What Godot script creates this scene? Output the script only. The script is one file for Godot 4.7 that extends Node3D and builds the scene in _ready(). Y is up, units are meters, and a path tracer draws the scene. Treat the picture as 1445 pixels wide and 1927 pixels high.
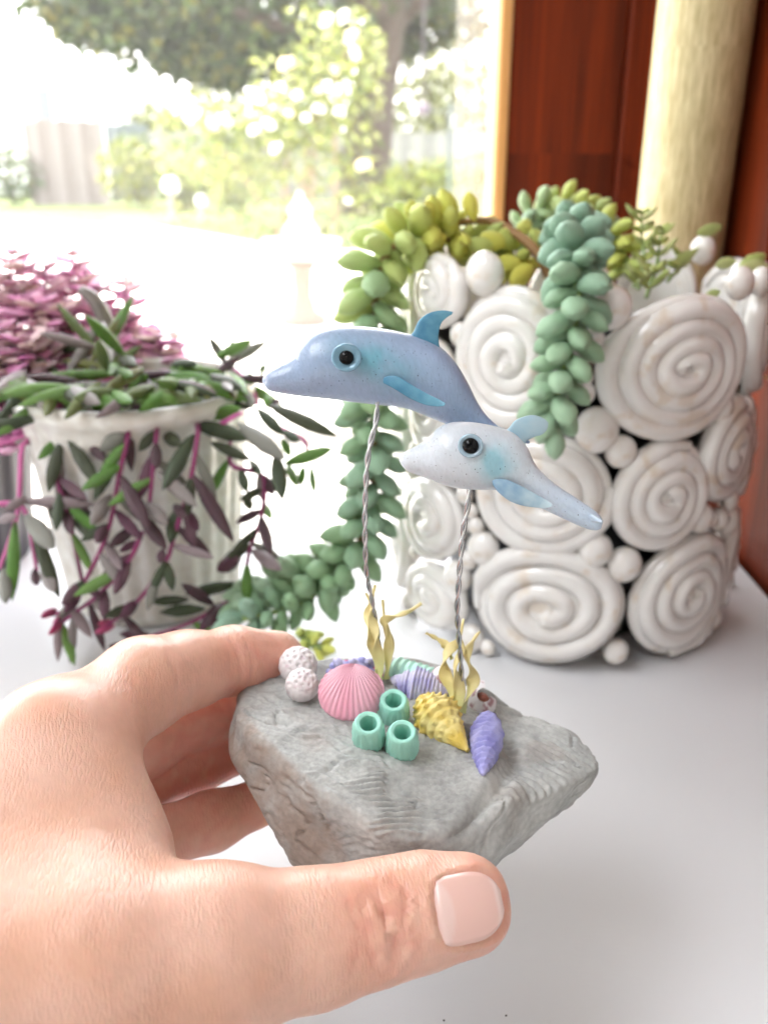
extends Node3D

# ---------------------------------------------------------------- places
const F := 1668.6
const EYE := Vector3(0, 0.20, 0)
const TILT := 22.0
var ahead := Vector3(0, -sin(deg_to_rad(TILT)), -cos(deg_to_rad(TILT)))
var upward := Vector3(0, cos(deg_to_rad(TILT)), -sin(deg_to_rad(TILT)))
var rng := RandomNumberGenerator.new()
var used := {}

func ray(px: float, py: float) -> Vector3:
	return ahead + Vector3.RIGHT * ((px - 722.5) / F) - upward * ((py - 963.5) / F)

func at(px: float, py: float, d: float) -> Vector3:
	return EYE + ray(px, py) * d

func on_level(px: float, py: float, y: float) -> Vector3:
	var r := ray(px, py)
	return EYE + r * ((y - EYE.y) / r.y)

func lin(r: float, g: float, b: float, a := 1.0) -> Color:
	var c := Color(r, g, b).linear_to_srgb()
	c.a = a
	return c

func rnd(a: float, b: float) -> float:
	return rng.randf_range(a, b)

# ---------------------------------------------------------------- naming
func numbered(called: String) -> String:
	var n: int = used.get(called, 0)
	used[called] = n + 1
	return called if n == 0 else "%s_%03d" % [called, n]

func tag(o: Node, label: String, category: String, group := "", kind := "") -> Node:
	if label: o.set_meta("label", label)
	if category: o.set_meta("category", category)
	if group: o.set_meta("group", group)
	if kind: o.set_meta("kind", kind)
	return o

func base(called: String, where: Vector3, label: String, category: String, group := "") -> Node3D:
	var o := Node3D.new()
	o.name = numbered(called)
	add_child(o, true)
	o.position = where
	tag(o, label, category, group)
	return o

func place(called: String, m: Mesh, material: Material, parent: Node = null, t := Transform3D()) -> MeshInstance3D:
	var o := MeshInstance3D.new()
	o.name = called if parent else numbered(called)
	o.mesh = m
	o.material_override = null
	if material: o.set_surface_override_material(0, material)
	o.transform = t
	(parent if parent else self).add_child(o, true)
	return o

# the pose of something given in world space, as a child of parent
func under(parent: Node3D, t: Transform3D) -> Transform3D:
	var w := Transform3D()
	var p: Node = parent
	while p is Node3D and p != self:
		w = (p as Node3D).transform * w
		p = p.get_parent()
	return w.affine_inverse() * t

# ---------------------------------------------------------------- mesh collecting
class Mb:
	var v := PackedVector3Array()
	var uv := PackedVector2Array()
	var c := PackedColorArray()
	var ix := PackedInt32Array()

	func loft(rings: Array, cap0 := true, cap1 := true, round_ := true, flat_uv := Vector2(1, 1)) -> void:
		var s := v.size()
		var m: int = rings[0].size()
		var i0 := ix.size()
		var mid := Vector3.ZERO
		for k in rings.size():
			var r: PackedVector3Array = rings[k]
			for j in m:
				v.append(r[j])
				uv.append(Vector2(float(j) / m * flat_uv.x, float(k) / maxf(1.0, rings.size() - 1.0) * flat_uv.y))
				mid += r[j]
		mid /= float(m * rings.size())
		for k in rings.size() - 1:
			for j in (m if round_ else m - 1):
				var a := s + k * m + j
				var b := s + k * m + (j + 1) % m
				ix.append_array(PackedInt32Array([a, b, b + m, a, b + m, a + m]))
		for e in 2:
			if (e == 0 and not cap0) or (e == 1 and not cap1): continue
			var at_ := s + (0 if e == 0 else (rings.size() - 1) * m)
			var q := Vector3.ZERO
			for j in m: q += v[at_ + j]
			v.append(q / m)
			uv.append(Vector2(0.5, e * flat_uv.y))
			var z := v.size() - 1
			for j in m:
				var a := at_ + j
				var b := at_ + (j + 1) % m
				if e == 0: ix.append_array(PackedInt32Array([z, b, a]))
				else: ix.append_array(PackedInt32Array([z, a, b]))
		var vol := 0.0
		for t in range(i0, ix.size(), 3):
			vol += (v[ix[t]] - mid).dot((v[ix[t + 1]] - mid).cross(v[ix[t + 2]] - mid))
		if vol > 0.0:
			for t in range(i0, ix.size(), 3):
				var h := ix[t + 1]
				ix[t + 1] = ix[t + 2]
				ix[t + 2] = h

	func tube(path: PackedVector3Array, radii: Array, sides := 8, flat := 1.0) -> void:
		var rings := []
		var n := path.size()
		var side := Vector3.ZERO
		for k in n:
			var d := (path[mini(k + 1, n - 1)] - path[maxi(k - 1, 0)]).normalized()
			if side == Vector3.ZERO:
				side = d.cross(Vector3(0.3, 0.9, 0.2)).normalized()
			side = (side - d * side.dot(d)).normalized()
			var other := d.cross(side)
			var r: float = radii[k] if radii.size() == n else lerpf(radii[0], radii[radii.size() - 1], float(k) / maxf(1.0, n - 1.0))
			var ring := PackedVector3Array()
			for j in sides:
				var a := TAU * j / sides
				ring.append(path[k] + side * cos(a) * r + other * sin(a) * r * flat)
			rings.append(ring)
		loft(rings)

	func ball(at_: Vector3, r: Vector3, b := Basis(), seg := 12, rows := 8) -> void:
		var rings := []
		for k in rows + 1:
			var p := PI * clampf(float(k) / rows, 0.01, 0.99)
			var ring := PackedVector3Array()
			for j in seg:
				var a := TAU * j / seg
				ring.append(at_ + b * Vector3(cos(a) * sin(p) * r.x, cos(p) * r.y, sin(a) * sin(p) * r.z))
			rings.append(ring)
		loft(rings)

	func box(at_: Vector3, size: Vector3, b := Basis(), chamfer := 0.0) -> void:
		var h := size / 2.0
		for ax in 3:
			for sg in [-1.0, 1.0]:
				var n := Vector3.ZERO
				n[ax] = sg
				var u := Vector3.ZERO
				u[(ax + 1) % 3] = 1.0
				var w := Vector3.ZERO
				w[(ax + 2) % 3] = 1.0
				var s := v.size()
				var hu: float = h[(ax + 1) % 3] - chamfer
				var hw: float = h[(ax + 2) % 3] - chamfer
				for q in [Vector2(-1, -1), Vector2(1, -1), Vector2(1, 1), Vector2(-1, 1)]:
					v.append(at_ + b * (n * h[ax] + u * q.x * hu + w * q.y * hw))
					uv.append(Vector2(q.x * hu, q.y * hw))
				if sg > 0: ix.append_array(PackedInt32Array([s, s + 2, s + 1, s, s + 3, s + 2]))
				else: ix.append_array(PackedInt32Array([s, s + 1, s + 2, s, s + 2, s + 3]))
		if chamfer > 0.0:
			for ax in 3:
				var e1 := (ax + 1) % 3
				var e2 := (ax + 2) % 3
				for s1 in [-1.0, 1.0]:
					for s2 in [-1.0, 1.0]:
						var s := v.size()
						for q in [[1, 0, -1], [0, 1, -1], [0, 1, 1], [1, 0, 1]]:
							var p := Vector3.ZERO
							p[e1] = s1 * (h[e1] - chamfer * (1 - q[0]))
							p[e2] = s2 * (h[e2] - chamfer * (1 - q[1]))
							p[ax] = q[2] * (h[ax] - chamfer)
							v.append(at_ + b * p)
							uv.append(Vector2.ZERO)
						if s1 * s2 > 0: ix.append_array(PackedInt32Array([s, s + 2, s + 1, s, s + 3, s + 2]))
						else: ix.append_array(PackedInt32Array([s, s + 1, s + 2, s, s + 2, s + 3]))

	func paint(f: Callable) -> void:
		for k in range(c.size(), v.size()):
			c.append(f.call(v[k]))

	func shift(by: Vector3) -> void:
		for k in v.size(): v[k] -= by

	func mesh() -> ArrayMesh:
		var n := PackedVector3Array()
		n.resize(v.size())
		for t in range(0, ix.size(), 3):
			var f := (v[ix[t + 2]] - v[ix[t]]).cross(v[ix[t + 1]] - v[ix[t]])
			n[ix[t]] += f
			n[ix[t + 1]] += f
			n[ix[t + 2]] += f
		for k in n.size(): n[k] = n[k].normalized() if n[k].length_squared() > 0.0 else Vector3.UP
		var a := []
		a.resize(Mesh.ARRAY_MAX)
		a[Mesh.ARRAY_VERTEX] = v
		a[Mesh.ARRAY_NORMAL] = n
		if uv.size() == v.size(): a[Mesh.ARRAY_TEX_UV] = uv
		if c.size() == v.size(): a[Mesh.ARRAY_COLOR] = c
		a[Mesh.ARRAY_INDEX] = ix
		var m := ArrayMesh.new()
		m.add_surface_from_arrays(Mesh.PRIMITIVE_TRIANGLES, a)
		return m

# a smooth line through points, n steps between each two
func smooth(p: PackedVector3Array, n := 6, closed := false) -> PackedVector3Array:
	var out := PackedVector3Array()
	var m := p.size()
	for k in (m if closed else m - 1):
		var a := p[(k - 1 + m) % m] if closed else p[maxi(k - 1, 0)]
		var b := p[k]
		var c := p[(k + 1) % m]
		var d := p[(k + 2) % m] if closed else p[mini(k + 2, m - 1)]
		for i in n:
			out.append(b.cubic_interpolate(c, a, d, float(i) / n))
	if not closed: out.append(p[m - 1])
	return out

func line(pts: Array) -> PackedVector3Array:      # [px, py, depth] rows
	var out := PackedVector3Array()
	for p in pts: out.append(at(p[0], p[1], p[2]))
	return out

func facing(y: Vector3, near := Vector3(0.31, 0.2, 0.93)) -> Basis:   # y axis along y
	var b := y.normalized()
	var x := b.cross(near).normalized()
	if x.length() < 0.5: x = b.cross(Vector3(0.9, 0.1, 0.3)).normalized()
	return Basis(x, b, x.cross(b))

# ---------------------------------------------------------------- materials
func noise(freq: float, kind := FastNoiseLite.TYPE_SIMPLEX_SMOOTH, octaves := 4, s := 1) -> FastNoiseLite:
	var n := FastNoiseLite.new()
	n.noise_type = kind
	n.frequency = freq
	n.fractal_octaves = octaves
	n.seed = s
	return n

func noise_map(freq: float, kind := FastNoiseLite.TYPE_SIMPLEX_SMOOTH, octaves := 4, s := 1, ramp: Array = [], size := 512) -> NoiseTexture2D:
	var t := NoiseTexture2D.new()
	t.width = size
	t.height = size
	t.seamless = true
	t.noise = noise(freq, kind, octaves, s)
	if ramp:
		var g := Gradient.new()
		g.offsets = PackedFloat32Array(ramp.map(func(r): return r[0]))
		g.colors = PackedColorArray(ramp.map(func(r): return r[1]))
		t.color_ramp = g
	return t

func mat(color: Color, rough := 0.6, o := {}) -> StandardMaterial3D:
	var m := StandardMaterial3D.new()
	m.albedo_color = color
	m.roughness = rough
	m.metallic = o.get("metal", 0.0)
	m.metallic_specular = o.get("spec", 0.5)
	if o.get("vertex", false): m.vertex_color_use_as_albedo = true
	if o.has("map"): m.albedo_texture = o.map
	if o.has("tri"):
		m.uv1_triplanar = true
		m.uv1_scale = o.tri if o.tri is Vector3 else Vector3.ONE * float(o.tri)
	elif o.has("uv"): m.uv1_scale = o.uv
	if o.has("bump"):
		m.heightmap_enabled = true
		m.heightmap_texture = o.bump
		m.heightmap_scale = o.get("deep", 0.05)
	if o.has("coat"):
		m.clearcoat_enabled = true
		m.clearcoat = o.coat
		m.clearcoat_roughness = o.get("coat_rough", 0.1)
	if o.has("back"):
		m.backlight_enabled = true
		m.backlight = o.back
	if o.has("sss"):
		m.subsurf_scatter_enabled = true
		m.subsurf_scatter_strength = o.sss
	if o.has("rim"):
		m.rim_enabled = true
		m.rim = o.rim
	if o.get("alpha", false): m.transparency = BaseMaterial3D.TRANSPARENCY_ALPHA
	m.cull_mode = BaseMaterial3D.CULL_DISABLED
	return m

# ---------------------------------------------------------------- the scene
func _ready() -> void:
	rng.seed = 20
	var cam := Camera3D.new()
	cam.name = "camera"
	cam.fov = 60.0
	cam.near = 0.01
	cam.far = 400.0
	var lens := CameraAttributesPhysical.new()
	lens.frustum_focal_length = 20.785
	lens.frustum_focus_distance = 0.182
	lens.frustum_near = 0.01
	lens.frustum_far = 400.0
	lens.exposure_aperture = 11.0
	cam.attributes = lens
	add_child(cam)
	cam.position = EYE
	cam.rotation_degrees = Vector3(-TILT, 0, 0)
	cam.fov = 60.0
	cam.current = true

	var env := Environment.new()
	env.background_mode = Environment.BG_SKY
	var sky_mat := ProceduralSkyMaterial.new()
	sky_mat.sky_top_color = Color(0.96, 0.975, 1.0)
	sky_mat.sky_horizon_color = Color(1.0, 0.99, 0.97)
	sky_mat.sky_curve = 0.2
	sky_mat.sky_energy_multiplier = 1.0
	sky_mat.ground_bottom_color = Color(0.55, 0.53, 0.50)
	sky_mat.ground_horizon_color = Color(0.8, 0.8, 0.78)
	var sky := Sky.new()
	sky.sky_material = sky_mat
	env.sky = sky
	env.tonemap_mode = Environment.TONE_MAPPER_LINEAR
	env.tonemap_exposure = 10.5
	env.sdfgi_enabled = true
	env.ssao_enabled = true
	env.ssil_enabled = true
	var we := WorldEnvironment.new()
	we.name = "world"
	we.environment = env
	add_child(we)

	var sun := DirectionalLight3D.new()
	sun.name = "sun"
	sun.light_energy = 0.65
	sun.light_color = Color(1.0, 0.95, 0.86)
	sun.light_angular_distance = 0.5
	sun.shadow_enabled = true
	add_child(sun)
	sun.look_at_from_position(Vector3(-0.32, 1.0, -0.5), Vector3.ZERO)

	build_house()
	build_garden()
	build_coil_pot()
	build_left_pots()
	build_burro_tails()
	build_purple_plant()
	build_pink_plant()
	build_stone()
	build_stone_ornaments()
	build_dolphins()
	build_hand()

# ---------------------------------------------------------------- house: tabletop, window, panelling
func slab(called: String, lo: Vector3, hi: Vector3, m: Material, parent: Node = null, chamfer := 0.002) -> MeshInstance3D:
	var b := Mb.new()
	var mid := (lo + hi) / 2.0
	b.box(Vector3.ZERO, hi - lo, Basis(), chamfer)
	return place(called, b.mesh(), m, parent, Transform3D(Basis(), mid))

func build_house() -> void:
	var table := mat(lin(0.69, 0.69, 0.705), 0.30, {"bump": noise_map(0.04, FastNoiseLite.TYPE_SIMPLEX_SMOOTH, 5, 3), "tri": Vector3(7, 7, 28), "deep": 0.0016})
	tag(slab("tabletop", Vector3(-1.6, -0.03, -0.62), Vector3(0.189, 0, 0.45), table, null, 0.003), "white glossy painted tabletop under the pots and the hand", "", "", "structure")
	var wood := Image.create(512, 512, false, Image.FORMAT_RGB8)
	var g := noise(0.012, FastNoiseLite.TYPE_SIMPLEX_SMOOTH, 4, 8)
	var f := noise(0.09, FastNoiseLite.TYPE_SIMPLEX_SMOOTH, 3, 9)
	for x in 512:
		for y in 512:
			var w := g.get_noise_2d(x * 1.4, y * 0.05) * 0.9 + f.get_noise_2d(x * 1.8, y * 0.06) * 0.35
			var k := clampf(0.5 + w, 0.0, 1.0)
			wood.set_pixel(x, y, Color(0.27, 0.085, 0.022).lerp(Color(0.46, 0.17, 0.05), k))
	var wood_map := ImageTexture.create_from_image(wood)
	var panel := mat(Color(1, 1, 1), 0.5, {"map": wood_map, "tri": 3.0, "spec": 0.3})
	var pale := mat(lin(0.58, 0.30, 0.10), 0.4)  # jamb wood with its sunlit brightness put into the orange colour
	# the reveal at the right of the window: boards side by side
	var reveal := base("wooden_panelling", Vector3(0.19, 0, -0.60), "reddish brown varnished wood panelling right of the window, behind the white pot", "panelling")
	var xs := [0.0785, 0.150, 0.21]
	for k in 2:
		slab("board", Vector3(xs[k] + 0.0002, 0.0, -0.655 + k * 0.0015), Vector3(xs[k + 1] - 0.0002, 2.4, -0.615 + (k % 2) * 0.002), panel, reveal, 0.0015).position -= reveal.position
	var zs := [-0.6, -0.46, -0.33, -0.2]
	for k in 3:
		slab("board", Vector3(0.191 + (k % 2) * 0.0015, -0.9, zs[k] + 0.0005), Vector3(0.215, 1.2, zs[k + 1] - 0.0005), panel, reveal, 0.0015).position -= reveal.position
	tag(slab("window_jamb", Vector3(0.071, 0.0, -0.665), Vector3(0.0785, 2.0, -0.612), pale, null, 0.0015), "narrow orange wooden window jamb edge between glass and dark panelling", "window frame")
	# window: pale bottom rail and pane
	var white := mat(lin(0.78, 0.78, 0.76), 0.4)
	tag(slab("window_rail", Vector3(-1.4, 0.0, -0.66), Vector3(0.07, 0.012, -0.622), white), "white painted bottom rail of the window behind both pots", "window frame")
	var glass := mat(Color(0.96, 0.97, 1.0, 0.03), 0.03, {"alpha": true})
	tag(slab("window_pane", Vector3(-1.4, 0.0125, -0.648), Vector3(0.0705, 0.5, -0.644), glass, null, 0.0), "clear window pane looking out to the sunny garden", "window pane")
	# wall above the window and below the sill (house front)
	var plaster := mat(lin(0.6, 0.58, 0.54), 0.9)
	slab("house_wall", Vector3(-3.5, 0.5, -0.70), Vector3(0.6, 2.6, -0.62), plaster).set_meta("kind", "structure")
	slab("house_wall", Vector3(-3.5, -0.9, -0.70), Vector3(0.6, -0.031, -0.63), plaster).set_meta("kind", "structure")
	# unseen walls and opened roof slabs, added to steer sky light and shade indoors
	var room := mat(lin(0.66, 0.65, 0.63), 0.9)
	slab("added_room_wall", Vector3(0.216, -0.9, -0.2), Vector3(0.32, 1.3, 1.4), mat(lin(0.42, 0.41, 0.40), 0.9)).set_meta("kind", "structure")
	for w in [[-1.6, -0.9, -0.619, -1.5, 1.3, 1.4], [-1.499, -0.9, 1.3, 0.215, 1.3, 1.4]]:
		slab("added_room_wall", Vector3(w[0], w[1], w[2]), Vector3(w[3], w[4], w[5]), room).set_meta("kind", "structure")
	for w in [[-0.5, -0.619, 0.32, 1.4], [-1.6, -0.619, -1.2, 1.4], [-1.199, -0.619, -0.501, -0.35], [-1.199, 0.75, -0.501, 1.4]]:
		slab("added_ceiling", Vector3(w[0], 1.301, w[1]), Vector3(w[2], 1.4, w[3]), room).set_meta("kind", "structure")
	# sheer curtain gathered against the jamb
	var sheer := mat(Color(0.98, 0.98, 0.98, 0.2), 0.9, {"alpha": true, "back": Color(0.8, 0.8, 0.8), "bump": noise_map(0.2, FastNoiseLite.TYPE_CELLULAR, 1, 4), "tri": 40.0})
	var b := Mb.new()
	var rings := []
	for k in 12:
		var y := 0.012 + k * 0.043
		var ring := PackedVector3Array()
		for j in 40:
			var s := j / 39.0
			ring.append(Vector3(0.046 + s * 0.024 + sin(k * 0.7) * 0.0006, y, -0.632 + sin(s * 26.0 + sin(k * 0.35) * 0.5) * 0.0045))
		rings.append(ring)
	b.loft(rings, false, false, false)
	tag(place("net_curtain", b.mesh(), sheer), "narrow sheer white net curtain hanging beside the wooden jamb", "curtain")
	# round cream post in the corner
	var cream_img := Image.create(512, 512, false, Image.FORMAT_RGB8)
	for x in 512:
		for y in 512:
			var w := f.get_noise_2d(x * 1.1, y * 0.10) * 0.7 + f.get_noise_2d(x * 4.0 + 90, y * 0.25) * 0.45
			cream_img.set_pixel(x, y, Color(0.66, 0.60, 0.42).lerp(Color(0.88, 0.84, 0.68), clampf(0.55 + w, 0, 1)))
	b = Mb.new()
	var path := PackedVector3Array()
	for k in 24: path.append(Vector3(0, k * 0.045, 0))
	b.tube(path, [0.0245], 40)
	tag(place("round_post", b.mesh(), mat(Color(1, 1, 1), 0.5, {"map": ImageTexture.create_from_image(cream_img), "tri": 8.0}), null, Transform3D(Basis(), Vector3(0.1655, 0, -0.52))), "round cream post with fine vertical grain in the panelled corner", "post")
	# a fallen leaf and a dry twig at the right
	var leaf := Mb.new()
	leaf.ball(Vector3.ZERO, Vector3(0.0035, 0.0008, 0.0022), Basis(), 10, 6)
	tag(place("fallen_leaf", leaf.mesh(), mat(lin(0.13, 0.32, 0.05), 0.5), null, Transform3D(Basis(Vector3.UP, 0.5), on_level(1370, 1100, 0.001))), "small bright green fallen leaf on the table at the panelling", "leaf")
	var tw := Mb.new()
	tw.tube(smooth(line([[1385, 668, 0.385], [1420, 700, 0.39], [1470, 722, 0.395]]), 6), [0.0007, 0.0005], 6)
	tag(place("dry_twig", tw.mesh(), mat(lin(0.55, 0.42, 0.2), 0.6)), "thin straw coloured twig poking out at the pot's right side", "twig")
	for k in 2:
		var cr := Mb.new()
		cr.ball(Vector3.ZERO, Vector3(0.0003, 0.0002, 0.00025), Basis(), 7, 5)
		tag(place("crumb", cr.mesh(), mat(lin(0.03, 0.025, 0.02), 0.8), null, Transform3D(Basis(), on_level([952.0, 835.0][k], [1911.0, 1920.0][k], 0.0002))), ["dark crumb on the white table, right of the other one", "dark crumb on the white table, nearer the wrist"][k], "crumb", "dark crumbs on the table")

# ---------------------------------------------------------------- garden, far and out of focus
func leaf_cloud(n: int, where: Callable, size: float, mats: Material, parent: Node, called: String, tint: Callable) -> void:
	var b := Mb.new()
	var s := PackedVector3Array([Vector3(0, 0, 0), Vector3(0.32, 0.1, 0.4), Vector3(0, 0, 1), Vector3(-0.32, 0.1, 0.4)])
	b.v = s
	b.uv = PackedVector2Array([Vector2.ZERO, Vector2.ZERO, Vector2.ZERO, Vector2.ZERO])
	b.ix = PackedInt32Array([0, 2, 1, 0, 3, 2])
	var mm := MultiMesh.new()
	mm.transform_format = MultiMesh.TRANSFORM_3D
	mm.use_colors = true
	mm.mesh = b.mesh()
	mm.instance_count = n
	for k in n:
		var p: Vector3 = where.call()
		var z := size * rnd(0.6, 1.4)
		mm.set_instance_transform(k, Transform3D(Basis.from_euler(Vector3(rnd(-1.2, 1.2), rnd(0, TAU), rnd(-1, 1))).scaled(Vector3.ONE * z), p))
		mm.set_instance_color(k, tint.call(p))
	var o := MultiMeshInstance3D.new()
	o.name = called
	o.multimesh = mm
	o.material_override = mats
	o.set_meta("kind", "stuff")
	parent.add_child(o, true)

func in_ball(c: Vector3, r: Vector3) -> Vector3:
	while true:
		var p := Vector3(rnd(-1, 1), rnd(-1, 1), rnd(-1, 1))
		if p.length() <= 1.0:
			return c + p * r
	return c

func sheet(called: String, pts: Array, y: float, m: Material) -> void:
	var b := Mb.new()
	var flat := PackedVector2Array()
	for p in pts: flat.append(p)
	for p in flat:
		b.v.append(Vector3(p.x, y, p.y))
		b.uv.append(p)
	var t := Geometry2D.triangulate_polygon(flat)
	for k in range(0, t.size(), 3):
		var n := (flat[t[k + 1]] - flat[t[k]]).cross(flat[t[k + 2]] - flat[t[k]])
		b.ix.append_array(PackedInt32Array([t[k], t[k + 1], t[k + 2]] if n > 0 else [t[k], t[k + 2], t[k + 1]]))
	place(called, b.mesh(), m).set_meta("kind", "structure")

func build_garden() -> void:
	var G := -0.9
	var lawn := mat(Color(1, 1, 1), 0.95, {"map": noise_map(0.03, FastNoiseLite.TYPE_SIMPLEX_SMOOTH, 5, 21, [[0.2, lin(0.05, 0.08, 0.014)], [0.8, lin(0.11, 0.135, 0.025)]]), "tri": 0.6})
	sheet("ground", [Vector2(-200, 20), Vector2(200, 20), Vector2(200, -300), Vector2(-200, -300)], G, lawn)
	var paving := mat(Color(1, 1, 1), 0.85, {"map": noise_map(0.02, FastNoiseLite.TYPE_SIMPLEX_SMOOTH, 5, 22, [[0.2, lin(0.55, 0.53, 0.5)], [0.8, lin(0.72, 0.7, 0.66)]]), "tri": 0.7})
	var e := PackedVector2Array()
	for q in [[-900, 425], [0, 421], [280, 424], [420, 446], [560, 470], [760, 474], [1500, 500]]:
		var w := on_level(q[0], q[1], G)
		e.append(Vector2(w.x, w.z))
	e.append(Vector2(8, -0.7))
	e.append(Vector2(-9, -0.7))
	sheet("paved_yard", Array(e), G + 0.004, paving)

	# white shed at the far left
	var c := on_level(130, 372, G)
	c.z = -27.0
	var shed := base("white_shed", Vector3(-7.6, G, -27), "white garden shed with one dark window at far left behind the fence", "shed")
	var paint := mat(lin(0.8, 0.8, 0.8), 0.7)
	slab("wall", Vector3(-6.0, 0, -3), Vector3(1.05, 3.15, 0), paint, shed, 0.01)
	for k in 9:
		slab("cladding_board", Vector3(-6.0, 0.1 + k * 0.33, 0.004), Vector3(1.03, 0.415 + k * 0.33, 0.025), paint, shed, 0.008)
	slab("roof", Vector3(-6.3, 3.16, -3.2), Vector3(-0.5, 3.26, 0.35), mat(lin(0.25, 0.33, 0.37), 0.6), shed, 0.01)
	var win := slab("window", Vector3(-1.98, 1.55, 0.03), Vector3(-1.58, 2.75, 0.07), mat(lin(0.12, 0.13, 0.15), 0.25), shed, 0.005)
	slab("frame", Vector3(-0.24, -0.66, -0.02), Vector3(0.24, -0.61, 0.05), paint, win, 0.004)

	# pale board fence panel
	var fp := on_level(140, 388, G)
	var fence := base("board_fence", Vector3(fp.x, G, fp.z), "weathered pinkish white board fence panel below the shed", "fence")
	var boards := [mat(lin(0.17, 0.145, 0.135), 0.9), mat(lin(0.20, 0.175, 0.165), 0.9), mat(lin(0.15, 0.125, 0.115), 0.9)]
	var left := (at(62, 380, 1).x) / absf(at(62, 380, 1).z) * absf(fp.z) - fp.x
	var right := (at(208, 380, 1).x) / absf(at(208, 380, 1).z) * absf(fp.z) - fp.x
	for k in 11:
		var w := (right - left) / 11.0
		slab("board", Vector3(left + k * w + 0.004, 0.02, -0.015 + rnd(-0.004, 0.004)), Vector3(left + (k + 1) * w - 0.004, 1.78 + rnd(-0.03, 0.03), 0.015), boards[k % 3], fence, 0.003)
	for q in 2:
		slab("rail", Vector3(left, 0.35 + q * 1.0, -0.07), Vector3(right, 0.45 + q * 1.0, -0.022), boards[2], fence, 0.003)
	# grey gate right of it
	var gp := on_level(235, 388, G)
	var gate := base("grey_gate", Vector3(gp.x, G, gp.z - 0.6), "grey slatted gate standing right of the pale board fence", "gate")
	var grey := mat(lin(0.10, 0.12, 0.125), 0.8)
	for k in 5:
		slab("slat", Vector3(-0.42 + k * 0.19, 0.05, -0.012), Vector3(-0.25 + k * 0.19, 1.72, 0.012), grey, gate, 0.003)
	slab("post", Vector3(-0.62, 0, -0.06), Vector3(-0.48, 1.8, 0.06), grey, gate, 0.01)
	# long back fence of dull boards behind the shrubs
	var bf := base("back_fence", Vector3(0, G, -24.5), "grey wooden fence running behind the rose bush and tree", "fence")
	var dull := [mat(lin(0.17, 0.165, 0.155), 0.9), mat(lin(0.22, 0.215, 0.2), 0.9)]
	for k in 52:
		slab("board", Vector3(-6.2 + k * 0.3, 0.0, -0.015), Vector3(-5.91 + k * 0.3, 1.6 + rnd(-0.02, 0.02), 0.015), dull[k % 2], bf, 0.004)

	var leafm := mat(Color(1, 1, 1), 0.55, {"vertex": true, "back": Color(0.55, 0.55, 0.55)})
	# hedge by the fence
	var bark := mat(Color(1, 1, 1), 0.95, {"map": noise_map(0.03, FastNoiseLite.TYPE_SIMPLEX_SMOOTH, 5, 31, [[0.25, lin(0.03, 0.019, 0.013)], [0.75, lin(0.075, 0.048, 0.035)]]), "tri": 1.2, "bump": noise_map(0.04, FastNoiseLite.TYPE_SIMPLEX_SMOOTH, 5, 32), "deep": 4.0})
	var shrubs := [
		[25, 388, 1.35, 0.85, "dark green hedge shrub left of the pale board fence", lin(0.06, 0.12, 0.04)],
		[265, 392, 1.45, 0.85, "yellow green shrub right of the grey gate", lin(0.22, 0.27, 0.04)],
		[345, 395, 1.0, 0.7, "low green shrub behind the white garden globe", lin(0.12, 0.18, 0.06)],
		[800, 405, 1.0, 1.0, "sunlit yellow green shrub right of the tree trunk", lin(0.26, 0.32, 0.05)],
		[890, 395, 1.15, 1.0, "leafy shrub at the far right end of the garden, by the curtain", lin(0.20, 0.26, 0.06)],
		[440, 400, 1.2, 0.8, "green bush low down behind the rose stems", lin(0.14, 0.2, 0.04)],
		[740, 400, 0.7, 0.5, "small pale shrub at the foot of the tree", lin(0.2, 0.25, 0.12)],
	]
	for s in shrubs:
		var w := on_level(s[0], s[1], G)
		var sh := base("shrub", Vector3(w.x, G, w.z), s[4], "shrub", "shrubs along the back of the garden")
		var st := Mb.new()
		for k in 5:
			var a := rnd(0, TAU)
			st.tube(PackedVector3Array([Vector3(0, 0, 0), Vector3(cos(a) * 0.15, s[2] * 0.4, sin(a) * 0.15), Vector3(cos(a) * 0.4, s[2] * 0.8, sin(a) * 0.4)]), [0.02, 0.008], 5)
		place("stem", st.mesh(), bark, sh)
		var col: Color = s[5].srgb_to_linear()
		leaf_cloud(900, func(): return in_ball(Vector3(0, s[2] * 0.52, 0), Vector3(s[3], s[2] * 0.5, 0.6)), 0.13, leafm, sh, "foliage", func(_p): return col * rnd(0.3, 1.0) + Color(rnd(0, 0.06), rnd(0, 0.03), 0, 0))

	var far := [[300, 26.5, 1.6, 1.1, "pale yellow green tree far behind the fence, left of the rose bush"], [420, 28.0, 2.2, 1.5, "tall pale lime tree far behind the rose bush"], [560, 27.0, 2.0, 1.6, "pale tree far behind the rose bush, beside the big trunk"], [800, 25.5, 2.6, 1.6, "tall pale olive tree far behind the wire fence"], [900, 27.5, 2.9, 1.7, "tall yellow green tree far off beside the curtain"]]
	for q in far:
		var r := ray(q[0], 300)
		var foot: Vector3 = EYE + r * (q[1] / absf(r.z))
		var ft := base("far_tree", Vector3(foot.x, G, foot.z), q[4], "tree", "pale trees beyond the garden fence")
		var tb := Mb.new()
		tb.tube(PackedVector3Array([Vector3.ZERO, Vector3(0.1, q[2] * 0.6, 0), Vector3(0, q[2] * 1.2, 0)]), [0.14, 0.06], 7)
		place("trunk", tb.mesh(), bark, ft)
		leaf_cloud(1500, func(): return in_ball(Vector3(0, q[2] * 0.75, 0), Vector3(q[3], q[2] * 0.72, 0.9)), 0.24, leafm, ft, "crown", func(_p): return Color(0.15, 0.16, 0.06) * rnd(0.6, 1.6))

	# big tree: trunk, limbs, overhanging crown
	var tp := on_level(690, 402, G)
	var tree := base("garden_tree", Vector3(tp.x, G, tp.z), "large tree with brown trunk and dark overhanging crown", "tree")
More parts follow.
